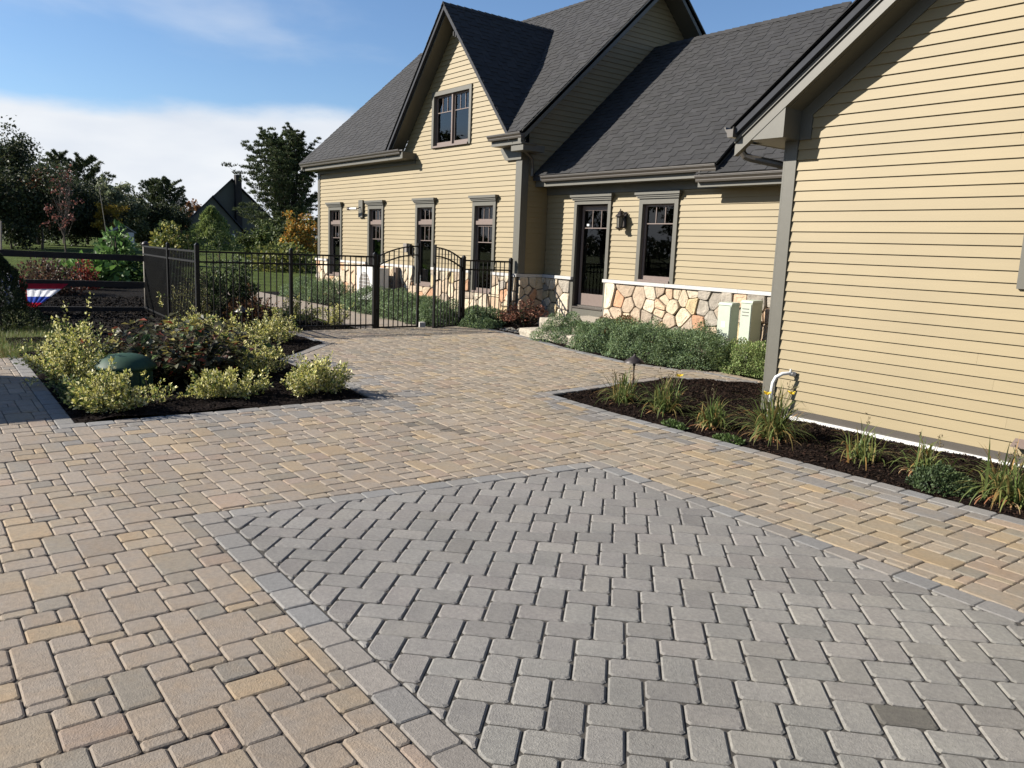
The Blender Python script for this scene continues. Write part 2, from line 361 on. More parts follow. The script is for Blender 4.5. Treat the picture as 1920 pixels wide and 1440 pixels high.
def strip_rect(a,b,s,w):
    d=Vector((b[0]-a[0],b[1]-a[1])).normalized(); n=Vector((-d.y,d.x))*s*w; A=Vector(a);B=Vector(b)
    return [tuple(A),tuple(B),tuple(B+n),tuple(A+n)]
SR=[strip_rect(a,b,s,BW) for a,b,s in strips]
def tan_col(x,y,big):
    r=random.random(); v=random.gauss(1,0.055)
    if r<0.60: c=(1,1,1)
    elif r<0.76: c=(1.04,1.02,0.94)
    elif r<0.83: c=(1.13,1.05,0.88)
    elif r<0.91: c=(1.04,0.97,0.95)
    elif r<0.96: c=(0.86,0.91,0.94)
    else: c=(0.88,0.92,0.92)
    # warmer, yellower lot on the side near the planting strip
    k=min(1,max(0,(y-0.24*(-x)-1.3)/3.5)); c=(c[0]*(1+.06*k),c[1]*(1+.06*k),c[2]*(1-.0*k))
    if math.hypot(x+7.02,y-4.17)<.16 or math.hypot(x+6.58,y-4.28)<.12: v*=.62
    # greyer mix next to the borders of the beds
    dmin=min(abs(y-6.4) if x>-7.9 else 9, abs(x+8.1) if 1<y<4.6 else 9, abs(y-4.6) if -11.2<x<-8.2 else 9)
    if dmin<0.55 and random.random()<0.45: c=(0.78,0.87,1.0)
    return tuple(q*v for q in c)
items=[]
for n in range(-45,46):
    for m in range(-45,46):
        bi=6*n+6*m; bj=4*n-4*m
        if not(-13.5<(X0+bi*UX-0)<3.2 or -15<X0+bi*UX<3.2): continue
        if not(-4.8<Y0+bj*UY<10.8): continue
        for i,j,w_,h_ in TP:
            x=X0+(bi+i)*UX; y=Y0+(bj+j)*UY; P=[(x,y),(x+w_*UX,y),(x+w_*UX,y+h_*UY),(x,y+h_*UY)]
            P=intersect(P,AREA)
            if not P: continue
            for q in sub_all([P],TANEX+SR):
                bb=inset(q,0.016)
                if abs(area(q))>0.0022 and len(bb)>2: items.append((q,tan_col(x,y,0)))
lay(patio,items,'paver',M_TAN,0.006,0.0075,0.013,300,'distant_pavers')
# border stones
items=[]
done=[]
for (a,b,s) in strips:
    for P in course(a,b,side=s):
        for q in sub_all([P],done+[QUAD]):
            if abs(area(q))>0.004:
                v=random.gauss(1,.06); c=random.choice([(1,1,1),(1,1,1),(1.08,1.0,.93),(.94,.98,1.04)]); items.append((q,tuple(k*v for k in c)))
    done.append(strip_rect(a,b,s,BW))
lay(patio,items,'border_paver',M_BLU,0.006,0.008,0.014,220,'distant_border_pavers')
# grey herringbone panel with its border
panel=thing('herringbone_panel','','',(-2.5,3,0))
for k in ('label','category'): del panel[k]
tag(panel,kind='structure')
items=[]
Q=QUAD; cr_=[]
inner=inset(Q,BW)
def isec(P,C): return intersect(P,C)
cs=course((-5.32,1.46),(1.2,1.37),side=1)+course(Q[0],Q[1],side=-1)+course((-5.03,4.86),(1.2,4.62),side=-1)
used=[]; ring=[strip_rect(Q[0],(1.2,1.37),1,BW),strip_rect(Q[0],Q[1],-1,BW),strip_rect(Q[1],(1.2,4.62),-1,BW)]
for k,(a,b,s) in enumerate(((Q[0],(1.2,1.37),1),(Q[1],(1.2,4.62),-1),(Q[0],Q[1],-1))):
    for P in course(a,b,side=s):
        P=intersect(P,Q)
        if not P: continue
        for q in sub_all([P],used):
            if abs(area(q))>0.003:
                v=random.gauss(1,.055); c=random.choice([(1,1,1),(1.05,1.0,.95),(.96,.99,1.03)]); items.append((q,tuple(t*v for t in c)))
    used.append(strip_rect(a,b,s,BW))
lay(panel,items,'border_paver',M_BLU,0.005,0.007,0.014,200,'distant_border_pavers')
mbs=MB(); mbs.add([(x,y,zg(x)-0.0085) for x,y in QUAD[::-1]],[(0,1,2,3)]); mbs.build('joint_sand',M_SANDD,panel)
CORE=[(-5.16,1.46+BW+.003),(-4.88,4.86-BW-.01),(1.2,4.62-BW),(1.2,1.37+BW)]
CORE=intersect(sub_all([Q],[])[0],CORE)
u=0.0782; ex=(math.sqrt(.5),math.sqrt(.5)); ey=(-math.sqrt(.5),math.sqrt(.5)); ox,oy=-2.42,2.48
def hb(x,y): return (ox+(x*ex[0]+(y-2)*ey[0])*u, oy+(x*ex[1]+(y-2)*ey[1])*u)
items=[]
for n in range(-40,41):
    for m in range(-30,31):
        bx=2*n+3*m; by=-2*n+3*m
        for (x,y,w_,h_) in ((0,0,3,2),(3,0,2,3)):
            P=[hb(bx+x,by+y),hb(bx+x+w_,by+y),hb(bx+x+w_,by+y+h_),hb(bx+x,by+y+h_)]
            if not(-6<P[0][0]<1.6 and 0.9<P[0][1]<5.4): continue
            q=intersect(P,CORE)
            if not q or abs(area(q))<0.0016: continue
            v=random.gauss(1,.07); c=random.choice([(1,1,1),(1,1,1),(1.01,.99,.99),(.98,.99,.99),(1.06,1.05,1.03),(.95,.945,.95)])
            wx=min(1,max(0,(P[0][0]+3.2)/2.0)); c=(c[0]*(1+.04*wx),c[1]*(1+.04*wx),c[2]*(1-.01*wx))
            cx,cy=sum(p[0] for p in P)/4,sum(p[1] for p in P)/4
            if math.hypot(cx+1.37,cy-3.13)<0.13: v*=0.6; c=(c[0]*1.0,c[1]*.97,c[2]*.9)
            items.append((q,tuple(t*v for t in c)))
lay(panel,items,'brick',M_GRY,0.0085,0.008,0.015,300,'distant_bricks')

# ---------------------------------------------------------------- planting beds
def bump(x,y,s=1.0): 
    return 0.012*math.sin(3.1*x+1.3*y)+0.010*math.sin(5.3*y-2.2*x)+0.006*math.sin(11*x+7*y)+0.005*math.sin(17*y-9*x)
def bed(name,polys,top,dens,chipcol,drop=0.0,base=M_MUL,zf=None):
    V=[];F=[]; chips=[]
    st=0.09
    for P in polys:
        a=np.array(P); x0,y0=a.min(0); x1,y1=a.max(0)
        nx=max(2,int((x1-x0)/st)); ny=max(2,int((y1-y0)/st))
        for i in range(nx):
            for j in range(ny):
                c=[(x0+(x1-x0)*i/nx,y0+(y1-y0)*j/ny),(x0+(x1-x0)*(i+1)/nx,y0+(y1-y0)*j/ny),(x0+(x1-x0)*(i+1)/nx,y0+(y1-y0)*(j+1)/ny),(x0+(x1-x0)*i/nx,y0+(y1-y0)*(j+1)/ny)]
                q=intersect(c,P)
                if not q: continue
                b=len(V)
                for x,y in q: V.append((x,y,top(x,y)))
                F.append(tuple(range(b,b+len(q))))
        k=int(abs(area(P))*dens)
        pts=RNG.uniform((x0,y0),(x1,y1),(k*2,2)); ed=list(edges(P)); ok=np.ones(len(pts),bool)
        for n_,d_ in ed: ok&=(pts@np.array(n_)<=d_-0.015)
        chips.append(pts[ok][:k])
    me=bpy.data.meshes.new(name); me.from_pydata(V,[],F); me.materials.append(base); me.update()
    o=link(bpy.data.objects.new(name,me)); tag(o,kind='structure')
    p=np.concatenate(chips); n=len(p); z=np.array([top(x,y) for x,y in p])+RNG.uniform(0,.012,n)
    P3=np.c_[p,z]; D=RNG.normal(size=(n,3)); D[:,2]*=.35; D/=np.linalg.norm(D,axis=1)[:,None]; S=np.cross(D,RNG.normal(size=(n,3))+np.array([0,0,2])); S/=np.linalg.norm(S,axis=1)[:,None]
    L=RNG.uniform(.012,.042,n)[:,None]; W=RNG.uniform(.005,.013,n)[:,None]
    Vc=np.stack([P3-D*L/2-S*W/2,P3+D*L/2-S*W/2,P3+D*L/2+S*W/2,P3-D*L/2+S*W/2],1).reshape(-1,3)
    cc=np.array(chipcol)[RNG.integers(0,len(chipcol),n)]*RNG.uniform(.6,1.4,n)[:,None]
    oc=npmesh(name+'_chips',M_CHIP,Vc,np.arange(n*4).reshape(-1,4),np.repeat(cc,4,0)); tag(oc,kind='stuff')
    return o
DK=[(.030,.022,.019),(.045,.033,.028),(.018,.014,.013),(.075,.055,.045)]
BR=[(.045,.026,.018),(.070,.038,.026),(.022,.014,.011),(.10,.065,.045)]
tl=lambda x,y: zg(x)-0.012+bump(x,y)+0.018*min(1,(abs(y-1.3)+.02)*3)
bed('mulch_bed',BED_L,tl,1500,DK)
tr_=lambda x,y: zg(x)-0.045+bump(x,y)*1.1+0.05*min(1,max(0,(y-6.55))/.5)-0.03*min(1,max(0,(y-8.0))/.33)*(1 if x>-5.7 else 0)
bed('mulch_strip',BED_R,tr_,2600,BR)
bed('herb_bed',HERB+STONEBED,lambda x,y: zg(x)-0.01+bump(x,y),500,BR)
# plastic edging at the back of the strip bed
def ribbon(name,pts,z0,z1,t,m,parent=None):
    mb=MB()
    for a,b in zip(pts,pts[1:]):
        d=Vector((b[0]-a[0],b[1]-a[1])).normalized(); n=Vector((-d.y,d.x))*t
        mb.hexa([(a[0],a[1],z0),(b[0],b[1],z0),(b[0]+n.x,b[1]+n.y,z0),(a[0]+n.x,a[1]+n.y,z0),(a[0],a[1],z1),(b[0],b[1],z1),(b[0]+n.x,b[1]+n.y,z1),(a[0]+n.x,a[1]+n.y,z1)])
    return mb.build(name,m,parent)
e=ribbon('bed_edging',[(-7.62,6.55),(-7.87,8.9),(-7.08,10.08)],-0.09,0.018,-0.006,M_EDGE); tag(e,'black plastic edging strip along the back of the daylily bed','edging')
# ---------------------------------------------------------------- building kit
EXP=0.114
def claps(parent,plane,face,z0,z1,lo,hi,openings=(),m=None,phase=0.0,sgn=-1,maxlen=4.2,mind=0.06):
    """lapped boards. plane 'Y': wall facing -Y at y=face, runs along x; plane 'X': wall facing +X at x=face, runs along y.
    lo(z), hi(z): ends of the wall at height z; openings (a0,a1,z0,z1)"""
    m=m or M_SID; k=0; z=z0-phase
    while z<z1-0.005:
        zb=max(z,z0); zt=min(z+EXP,z1)
        cuts=sorted(set([zb,zt]+[q for o in openings for q in (o[2],o[3]) if zb+.004<q<zt-.004]))
        for za,zc in zip(cuts,cuts[1:]):
            iv=[(max(lo(za),lo(zc)) if 0 else None,None)]
            segs=[(min(lo(za),lo(zc)),max(hi(za),hi(zc)))]
            mid=(za+zc)/2
            for o in openings:
                if o[2]<mid<o[3]:
                    ns=[]
                    for a,b in segs:
                        if o[1]<=a or o[0]>=b: ns.append((a,b)); continue
                        if o[0]>a: ns.append((a,o[0]))
                        if o[1]<b: ns.append((o[1],b))
                    segs=ns
            for a,b in segs:
                parts=[]; s=a
                while b-s>maxlen*1.25:
                    e=s+random.uniform(maxlen*.55,maxlen); parts.append((s,e)); s=e
                parts.append((s,b))
                for p,q in parts:
                    if q-p<0.02: continue
                    la=max(p+.0006,lo(za)); lb=max(p+.0006,lo(zc)); ha=min(q-.0006,hi(za)); hb_=min(q-.0006,hi(zc))
                    if ha-la<.01 and hb_-lb<.01: continue
                    if hb_-lb<0.002: hb_=lb=(hb_+lb)/2
                    tb=lambda zz:0.023-0.018*(zz-z)/EXP
                    t0,t1=tb(za),tb(zc); mb=MB()
                    if plane=='Y':
                        F=face; mb.hexa([(la,F+.012-t0,za),(ha,F+.012-t0,za),(ha,F+.012,za),(la,F+.012,za),(lb,F+.012-t1,zc),(hb_,F+.012-t1,zc),(hb_,F+.012,zc),(lb,F+.012,zc)])
                    else:
                        F=face; mb.hexa([(F-.012,la,za),(F-.012+t0,la,za),(F-.012+t0,ha,za),(F-.012,ha,za),(F-.012,lb,zc),(F-.012+t1,lb,zc),(F-.012+t1,hb_,zc),(F-.012,hb_,zc)])
                    mb.build('clapboard',m,parent,center=True)
        z+=EXP
def sheathing(parent,plane,face,poly,openings,name='sheathing',m=None):
    Ps=sub_all([poly],[[(o[0],o[2]),(o[1],o[2]),(o[1],o[3]),(o[0],o[3])] for o in openings]); mb=MB()
    for P in Ps:
        if area(P)<0: P=P[::-1]
        mb.prism([(a,face,z) for a,z in P] if plane=='Y' else [(face,a,z) for a,z in P],(0,.05,0) if plane=='Y' else (-.05,0,0))
    return mb.build(name,m or M_BAND,parent)
def slab(parent,name,m,pts,th):
    """roof deck: 3D polygon, thickness th downwards"""
    mb=MB(); mb.prism(pts,(0,0,-th)); return mb.build(name,m,parent)
def shingles(roof,ridge,org,du,dv,polyuv,holes=(),nparts=300,pw=(0.13,0.34),exp=0.143,seed=1):
    """laminated shingle tabs on a plane: org + u*du + v*dv (v runs up the slope)"""
    rnd=random.Random(seed); org=Vector(org); du=Vector(du); dv=Vector(dv); n=du.cross(dv).normalized()
    if n.z<0: n=-n
    us=[p[0] for p in polyuv]; vs_=[p[1] for p in polyuv]; tabs=[]
    v=min(vs_); row=0
    while v<max(vs_)-0.01:
        u_=min(us)-rnd.random()*.3; hi=row%2==0
        while u_<max(us):
            w_=rnd.uniform(*pw)*(1.0 if hi else .8); ov=0.035
            P=[(u_,v),(u_+w_,v),(u_+w_,v+exp),(u_,v+exp)]
            qs=[P]; 
            q=intersect(P,polyuv); qs=sub_all([q],holes) if q else []
            for q in qs:
                if abs(area(q))>0.0006: tabs.append((q,v,hi,rnd.choice([1,1,.88,1.12,.94,1.22,.82])*rnd.uniform(.93,1.07)))
            u_+=w_; hi=not hi
        v+=exp; row+=1
    def put(mb,q,v,hi,c):
        if area(q)<0: q=q[::-1]
        def pt(p,base):
            h=(0.0155 if hi else 0.007)*(1-0.55*(p[1]-v)/exp)
            return org+du*p[0]+dv*p[1]+n*(h if not base else -0.002)
        k=len(q); mb.cur=(c,c*rnd.uniform(.98,1.0),c*rnd.uniform(.97,1.02))
        mb.add([pt(p,0) for p in q]+[pt(p,1) for p in q],[tuple(range(k))]+[(i,i+k,(i+1)%k+k,(i+1)%k) for i in range(k)])
    def size(t):
        c=org+du*t[0][0][0]+dv*t[0][0][1]; q=pix(*c)
        return -1 if (not q or not(0<q[0]<1920 and 0<q[1]<1440)) else abs(area(t[0]))/q[2]**2
    tabs.sort(key=lambda t:-size(t)); far=MB()
    for k,t in enumerate(tabs):
        if k<nparts and size(t)>0:
            mb=MB(); put(mb,*t); mb.build('shingle',M_SHN,roof,col=True,center=True)
        else: put(far,*t)
    if far.f: tag(far.build('shingle_field',M_SHN,roof,col=True),kind='stuff')
def ridge_caps(roof,a,b,slope,step=0.2,hw=0.16):
    a=Vector(a); b=Vector(b); l=(b-a).length; d=(b-a)/l; side=Vector((-d.y,d.x,0)); s=0; sl=slope/math.sqrt(1+slope*slope); ch=1/math.sqrt(1+slope*slope)
    while s<l:
        e=min(l,s+step+.03); mb=MB(); c=random.uniform(.75,1.35); mb.cur=(c,c*.97,c*.95)
        for sg in(1,-1):
            f=lambda t,up:[a+d*t+Vector((0,0,up)),a+d*t+side*sg*hw*ch-Vector((0,0,hw*sl-up))]
            p0,p1=f(s,.034),f(e,.018); mb.add([p0[0],p0[1],p1[1],p1[0],p0[0]-Vector((0,0,.012)),p0[1]-Vector((0,0,.012))],[(0,1,2,3) if sg<0 else (3,2,1,0),(0,4,5,1) if sg<0 else (1,5,4,0)])
        mb.build('ridge_shingle',M_SHN,roof,col=True,center=True); s+=step
def rake(parent,axis,plane,a0,z0,a1,z1,layers,m=None,name='rake_board'):
    """sloping trim. axis 'X': runs in x-z, faces -Y at y=plane; axis 'Y': runs in y-z, faces +X at x=plane. layers: (top,bottom,out,depth)"""
    for t,b,o,dp in layers:
        mb=MB()
        if axis=='X': P=[(a0,plane-o,z0-t),(a0,plane-o,z0-b),(a1,plane-o,z1-b),(a1,plane-o,z1-t)]; mb.prism(P if a1>a0 else P[::-1],(0,dp+o,0))
        else: P=[(plane+o,a0,z0-t),(plane+o,a0,z0-b),(plane+o,a1,z1-b),(plane+o,a1,z1-t)]; mb.prism(P,(-dp-o,0,0))
        mb.build(name,m or M_TRIM,parent)
def gutter(parent,axis,a0,a1,pl,ztop,sgn=-1,name='gutter'):
    """k-style trough. axis 'X': along x, back at y=pl, opening out by sgn"""
    prof=[(0,0),(.075,0),(.085,.03),(.085,.045),(.12,.085),(.12,.10),(.128,.10),(.128,.118),(.112,.118),(.105,.09),(.01,.09),(.0,.118)]
    mb=MB(); P=[]
    for o,h in prof: P.append((a0,pl+sgn*o,ztop-.118+h) if axis=='X' else (pl+sgn*o,a0,ztop-.118+h))
    mb.prism(P,(a1-a0,0,0) if axis=='X' else (0,a1-a0,0)); o=mb.build(name,M_GUT,parent)
    return o
def downspout(parent,pts,r=.036):
    mb=MB(); mb.tube(pts,r,10); o=mb.build('downspout',M_GUT,parent,smooth=False); return o
def window(house,xc,w_,z0,z1,y,sashes,crown=True,sill=True,name='window',cas=.095,curtain=0.5,proud=.038,mull_boards=()):
    """window in a wall facing -Y. sashes: (x0,x1,z0,z1,n_vertical_muntins,z_of_rail or None)"""
    xa,xb=xc-w_/2,xc+w_/2; f=y-proud; mb=MB()
    mb.box(xa,xa+cas,f,y+.02,z0,z1); mb.box(xb-cas,xb,f,y+.02,z0,z1); mb.box(xa+cas,xb-cas,f-.001,y+.02,z1-cas*1.1,z1)
    if not sill: mb.box(xa+cas,xb-cas,f-.001,y+.02,z0,z0+cas)
    win=mb.build(name,M_TRIM,house)
    zs=z1-cas*1.1; zb=z0+(.0 if sill else cas)
    if sill:
        mb=MB(); mb.box(xa+cas+.001,xb-cas-.001,f-.022,y+.03,z0,z0+.045); mb.build('sill',M_SASH,win); zb=z0+.045
    if crown:
        mb=MB()
        for o,h0,h1 in((.03,0,.035),(.05,.035,.07),(.075,.07,.13)): mb.box(xa-o,xb+o,f-o,y+.0,z1+h0,z1+h1-.0015)
        mb.build('crown',M_TRIM,win)
    # jamb lining
    mb=MB(); d=y+.14
    mb.box(xa+cas-.012,xa+cas,y+.02,d,zb,zs); mb.box(xb-cas,xb-cas+.012,y+.02,d,zb,zs); mb.box(xa+cas,xb-cas,y+.02,d,zs,zs+.012); mb.build('jamb',M_SASH,win)
    for x0,x1,a,b in mull_boards:
        mb=MB(); mb.box(x0,x1,y+.0,y+.10,a,b); mb.build('mullion',M_SASH,win)
    for x0,x1,a,b,nm,rail in sashes:
        s=.042; bt=.075 if b-a>.8 else .042; yb,yf=y+.085,y+.045; mb=MB()
        mb.box(x0,x0+s,yf,yb,a,b); mb.box(x1-s,x1,yf,yb,a,b); mb.box(x0+s,x1-s,yf,yb,a,a+bt); mb.box(x0+s,x1-s,yf,yb,b-s,b); mb.build('sash',M_SASH,win)
        mb=MB(); mb.box(x0+s,x1-s,yf+.02,yf+.026,a+bt,b-s); mb.build('pane',M_GLS,win)
        zr=rail if rail else a+bt
        if rail: mb=MB(); mb.box(x0+s,x1-s,yf+.006,yf+.019,rail-.009,rail+.009); mb.build('muntin',M_SASH,win)
        for k in range(nm):
            xm=x0+s+(x1-x0-2*s)*(k+1)/(nm+1); mb=MB(); mb.box(xm-.008,xm+.008,yf+.007,yf+.0185,zr+(.009 if rail else 0),b-s); mb.build('muntin',M_SASH,win)
    # dark room behind and a curtain
    mb=MB(); X0,X1,Z0,Z1,D0,D1=xa+.03,xb-.03,z0+.02,z1-.02,y+.14,y+1.1
    mb.add([(X0,D0,Z0),(X1,D0,Z0),(X1,D1,Z0),(X0,D1,Z0),(X0,D0,Z1),(X1,D0,Z1),(X1,D1,Z1),(X0,D1,Z1)],[(0,1,2,3),(7,6,5,4),(1,5,6,2),(3,7,4,0),(2,6,7,3)]); mb.build('room_lining',M_INT,win)
    if curtain:
        mb=MB(); n=40; x1=X0+(X1-X0)*curtain; V=[]
        for i in range(n+1): x=X0+(x1-X0)*i/n; yy=y+.24+.03*math.sin(i*.9)+.012*math.sin(i*2.3); V+= [(x,yy,Z0),(x,yy,Z1)]
        mb.add(V,[(2*i,2*i+2,2*i+3,2*i+1) for i in range(n)]); mb.build('curtain',M_CURT,win,smooth=True)
    return win
STCOL=[(1.12,1.12,1.05),(1.15,1.1,.98),(1.2,1.15,1.0),(1.05,.95,.82),(1.12,.92,.76),(.74,.70,.66),(1.18,1.16,1.10),(1.0,.66,.48),(.66,.68,.70),(1.12,1.02,.74),(.86,.78,.70),(1.14,1.08,.95)]
def voronoi(rect,n,rnd,stretch=1.0,relax=2):
    x0,x1,z0,z1=rect; pts=[(rnd.uniform(x0,x1),rnd.uniform(z0,z1)) for _ in range(n)]; cells=[]
    for it in range(relax+1):
        cells=[]
        for i,p in enumerate(pts):
            C=[(x0,z0),(x1,z0),(x1,z1),(x0,z1)]
            for j,q in enumerate(pts):
                if i==j: continue
                dx,dz=q[0]-p[0],q[1]-p[1]
                if dx*dx+dz*dz>1.2: continue
                nn=(dx,dz); d=(q[0]**2+q[1]**2-p[0]**2-p[1]**2)/2; C=clip(C,nn,d)
                if not C: break
            if C: cells.append(C)
        if it<relax: pts=[(sum(a for a,_ in C)/len(C),sum(b for _,b in C)/len(C)) for C in cells]
    return cells
def stonework(parent,plane,face,rect,openings=(),size=.27,seed=3,nmax=150):
    rnd=random.Random(seed); x0,x1,z0,z1=rect; n=int((x1-x0)*(z1-z0)/(size*size)*1.0)
    cells=voronoi(rect,n,rnd,relax=1); cells.sort(key=lambda c:0)
    ops=[[(o[0],o[2]),(o[1],o[2]),(o[1],o[3]),(o[0],o[3])] for o in openings]
    sheathing(parent,plane,face,[(x0,z0),(x1,z0),(x1,z1),(x0,z1)],openings,'mortar_bed',M_MORT)
    for C in cells:
        for q in sub_all([C],ops):
            q=dedupe(q,.02)
            if len(q)<3 or abs(area(q))<.004: continue
            q=inset(q,.007); q=dedupe(q,.01)
            if len(q)<3: continue
            o=chamfer(q,.035,2); cx=sum(p[0] for p in o)/len(o); cz=sum(p[1] for p in o)/len(o)
            o=[(p[0]+rnd.uniform(-.004,.004),p[1]+rnd.uniform(-.004,.004)) for p in o]
            d=rnd.uniform(.028,.075); r=.016; k=len(o); t1=[(cx+(a-cx)*.93,cz+(b-cz)*.93) for a,b in o]; t2=[(cx+(a-cx)*.6,cz+(b-cz)*.6) for a,b in o]
            tx,tz=rnd.uniform(-.05,.05),rnd.uniform(-.05,.05)
            def pt(p,dd):
                dd=dd+ (tx*(p[0]-cx)+tz*(p[1]-cz)) if dd>.012 else dd
                return (p[0],face-dd,p[1]) if plane=='Y' else (face+dd,p[0],p[1])
            V=[pt(p,0) for p in o]+[pt(p,d-r) for p in o]+[pt(p,d) for p in t1]+[pt(p,d+rnd.uniform(-.004,.008)) for p in t2]
            if plane=='Y': F=[tuple(range(3*k,4*k))]+[(i+L*k,(i+1)%k+L*k,(i+1)%k+(L+1)*k,i+(L+1)*k) for L in range(3) for i in range(k)]
            else: F=[tuple(range(3*k,4*k))]+[(i+L*k,(i+1)%k+L*k,(i+1)%k+(L+1)*k,i+(L+1)*k) for L in range(3) for i in range(k)]
            if (area(o)<0): F=[f[::-1] for f in F]
            if plane!='Y': pass
            c=rnd.choice(STCOL); v=rnd.uniform(.85,1.1); mb=MB(); mb.cur=tuple(v*t for t in c); mb.add(V,F); mb.build('stone',M_STN,parent,col=True,center=True)

# ---------------------------------------------------------------- main house (left block)
H=thing('shingled_house','tan clapboard house with a steep front gable and tall narrow windows behind the iron gate','house',(-19.7,11.1,.1))
FY=11.1; XL,XR=-25.10,-14.39; CAPZ=1.28; mR=.93; EZ=4.24+.93*.06; EY=10.66; RY=15.0; RZ=EZ+mR*(RY-EY)
GX=-17.07; GZ=7.43; gm=1.16
wins=[-23.80,-21.12,-18.405,-15.745]
op=[(c-.46,c+.46,.77,2.9) for c in wins]; dop=(-18.14,-16.41,4.26,5.59)
gl=lambda z: XL+.14 if z<4.02 else (GX-(GZ-.22-z)/gm)
gr=lambda z: XR-.185 if z<3.92 else (GX+(GZ-.22-z)/gm if z>4.0 else XR-.56)
wallp=MB(); wallp.box(XL+.02,XL+.05,FY+.03,18.8,0.05,4.0); wall=wallp.build('wall',M_SID,H)
claps(wall,'Y',FY,CAPZ+.005,7.15,gl,gr,op+[dop])
sheathing(wall,'Y',FY+.016,[(XL,CAPZ-.05),(XR,CAPZ-.05),(XR,4.02),(GX,7.2),(XL+2,4.5),(XL,4.02)][:0] or [(XL,.05),(XR,.05),(XR,4.0),(GX+2.75,4.0),(GX,7.15),(GX-2.75,4.0),(XL,4.0)],op+[dop])
trim=MB(); trim.box(XR-.19,XR+.004,FY-.022,FY+.02,CAPZ+.004,4.02); trim.build('corner_board',M_TRIM,H)
trim=MB(); trim.box(XR+.004,XR+.026,FY-.022,FY+.17,CAPZ+.004,4.02); trim.build('corner_board',M_TRIM,H)
trim=MB(); trim.box(XL-.01,XL+.15,FY-.022,FY+.02,CAPZ+.004,3.95); trim.build('corner_board',M_TRIM,H)
claps(wall,'X',XR,CAPZ+.005,8.0,lambda z: max(FY+.17, EY+(z+.25-EZ)/mR) ,lambda z: min(18.9,30-EY-(z+.25-EZ)/mR))
sheathing(wall,'X',XR-.016,[(FY+.02,.05),(18.9,.05),(18.9,4.0),(15.0,7.9),(FY+.02,4.1)],())
for c in wins:
    x0,x1=c-.36,c+.36
    window(H,c,.94,.765,2.9,FY,[(x0,x1,.80,2.36,2,1.95),(x0,x1,2.45,2.80,2,None)],mull_boards=[(x0-.012,x1+.012,2.36,2.45)],curtain=.9)
cxd=(dop[0]+dop[1])/2
window(H,cxd,1.75,4.25,5.6,FY,[(dop[0]+.10,cxd-.025,4.31,5.50,2,5.10),(cxd+.025,dop[1]-.10,4.31,5.50,2,5.10)],crown=False,mull_boards=[(cxd-.025,cxd+.025,4.29,5.5)],curtain=0,cas=.09)
# stone base
sb=[(c-.46,c+.46,.76,1.4) for c in wins]
stb=MB(); stb.box(XL-.02,XL+.03,FY+.02,18.9,0.05,CAPZ-.06); stbase=stb.build('stone_base',M_MORT,H)
stonework(stbase,'Y',FY-.03,(XL,XR,.08,CAPZ-.06),sb,size=.30,seed=5)
stonework(stbase,'X',XR+.03,(FY,11.84,.08,CAPZ-.06),(),size=.27,seed=6)
prev=XL-.05
for c in wins+[None]:
    e=(c-.47) if c else XR+.07; mb=MB(); mb.box(prev,e,FY-.10,FY+.0,CAPZ-.065,CAPZ); mb.build('stone_cap',M_CAPS,stbase); prev=(c+.47) if c else 0
mb=MB(); mb.box(XR+.001,XR+.07,FY+.001,11.78,CAPZ-.066,CAPZ-.001); mb.build('stone_cap',M_CAPS,stbase)
# roof
XE,XW=-13.9,-25.46
rf=MB()
hole=[(GX-2.75,EY),(GX+2.75,EY),(GX,EY+(GZ-EZ)/mR)]
for P in sub_all([[(XW,EY),(XE,EY),(XE,RY),(XW,RY)]],[hole]):
    if area(P)<0: P=P[::-1]
    rf.prism([(x,y,EZ+mR*(y-EY)) for x,y in P],(0,0,-.14))
rf.prism([(XW,RY,RZ),(XE,RY,RZ),(XE,2*RY-EY,EZ),(XW,2*RY-EY,EZ)],(0,0,-.14))
yv=EY+(GZ-EZ)/mR
for s in(-1,1):
    xf=GX+s*(GZ-4.24)/gm; P=[(GX,EY,GZ),(xf,EY,4.24),(GX,yv,GZ)]; rf.prism(P if s<0 else P[::-1],(0,0,-.14))
roof=rf.build('roof',M_FROOF,H)
L=math.sqrt(1+mR*mR); 
def uvh(P): return [(x-XW,(y-EY)*L) for x,y in P]
shingles(roof,None,(XW-.02,EY-.03,EZ-.03*mR),(1,0,0),(0,1/L,mR/L),[(0,0),(XE-XW+.04,0),(XE-XW+.04,(RY-EY+.03)*L),(0,(RY-EY+.03)*L)],[uvh(hole)],nparts=150,seed=2,pw=(.16,.36))
Lg=math.sqrt(1+gm*gm)
for s in(-1,1):
    # u runs back from the gable front, v up the gable roof slope
    vmax=(GZ-4.24)/gm*Lg; poly=[(0,0),(0,vmax),((GZ-EZ)/mR,vmax)]
    shingles(roof,None,(GX+s*(GZ-4.24)/gm,EY-.03,4.24),(0,1,0),(-s/Lg,0,gm/Lg),poly,nparts=40 if s>0 else 0,seed=8+s)
ridge_caps(roof,(GX,EY-.03,GZ),(GX,yv,GZ),gm,hw=.13); ridge_caps(roof,(XW,RY,RZ),(XE,RY,RZ),mR)
lay_g=[(.0,.032,.085,.3),(.033,.155,.0,.3),(.155,.20,.018,.1)]
rake(H,'X',EY+.09,GX,GZ-.02,GX-2.74,4.24-.02,lay_g); rake(H,'X',EY+.09,GX,GZ-.02,GX+2.74,4.24-.02,lay_g)
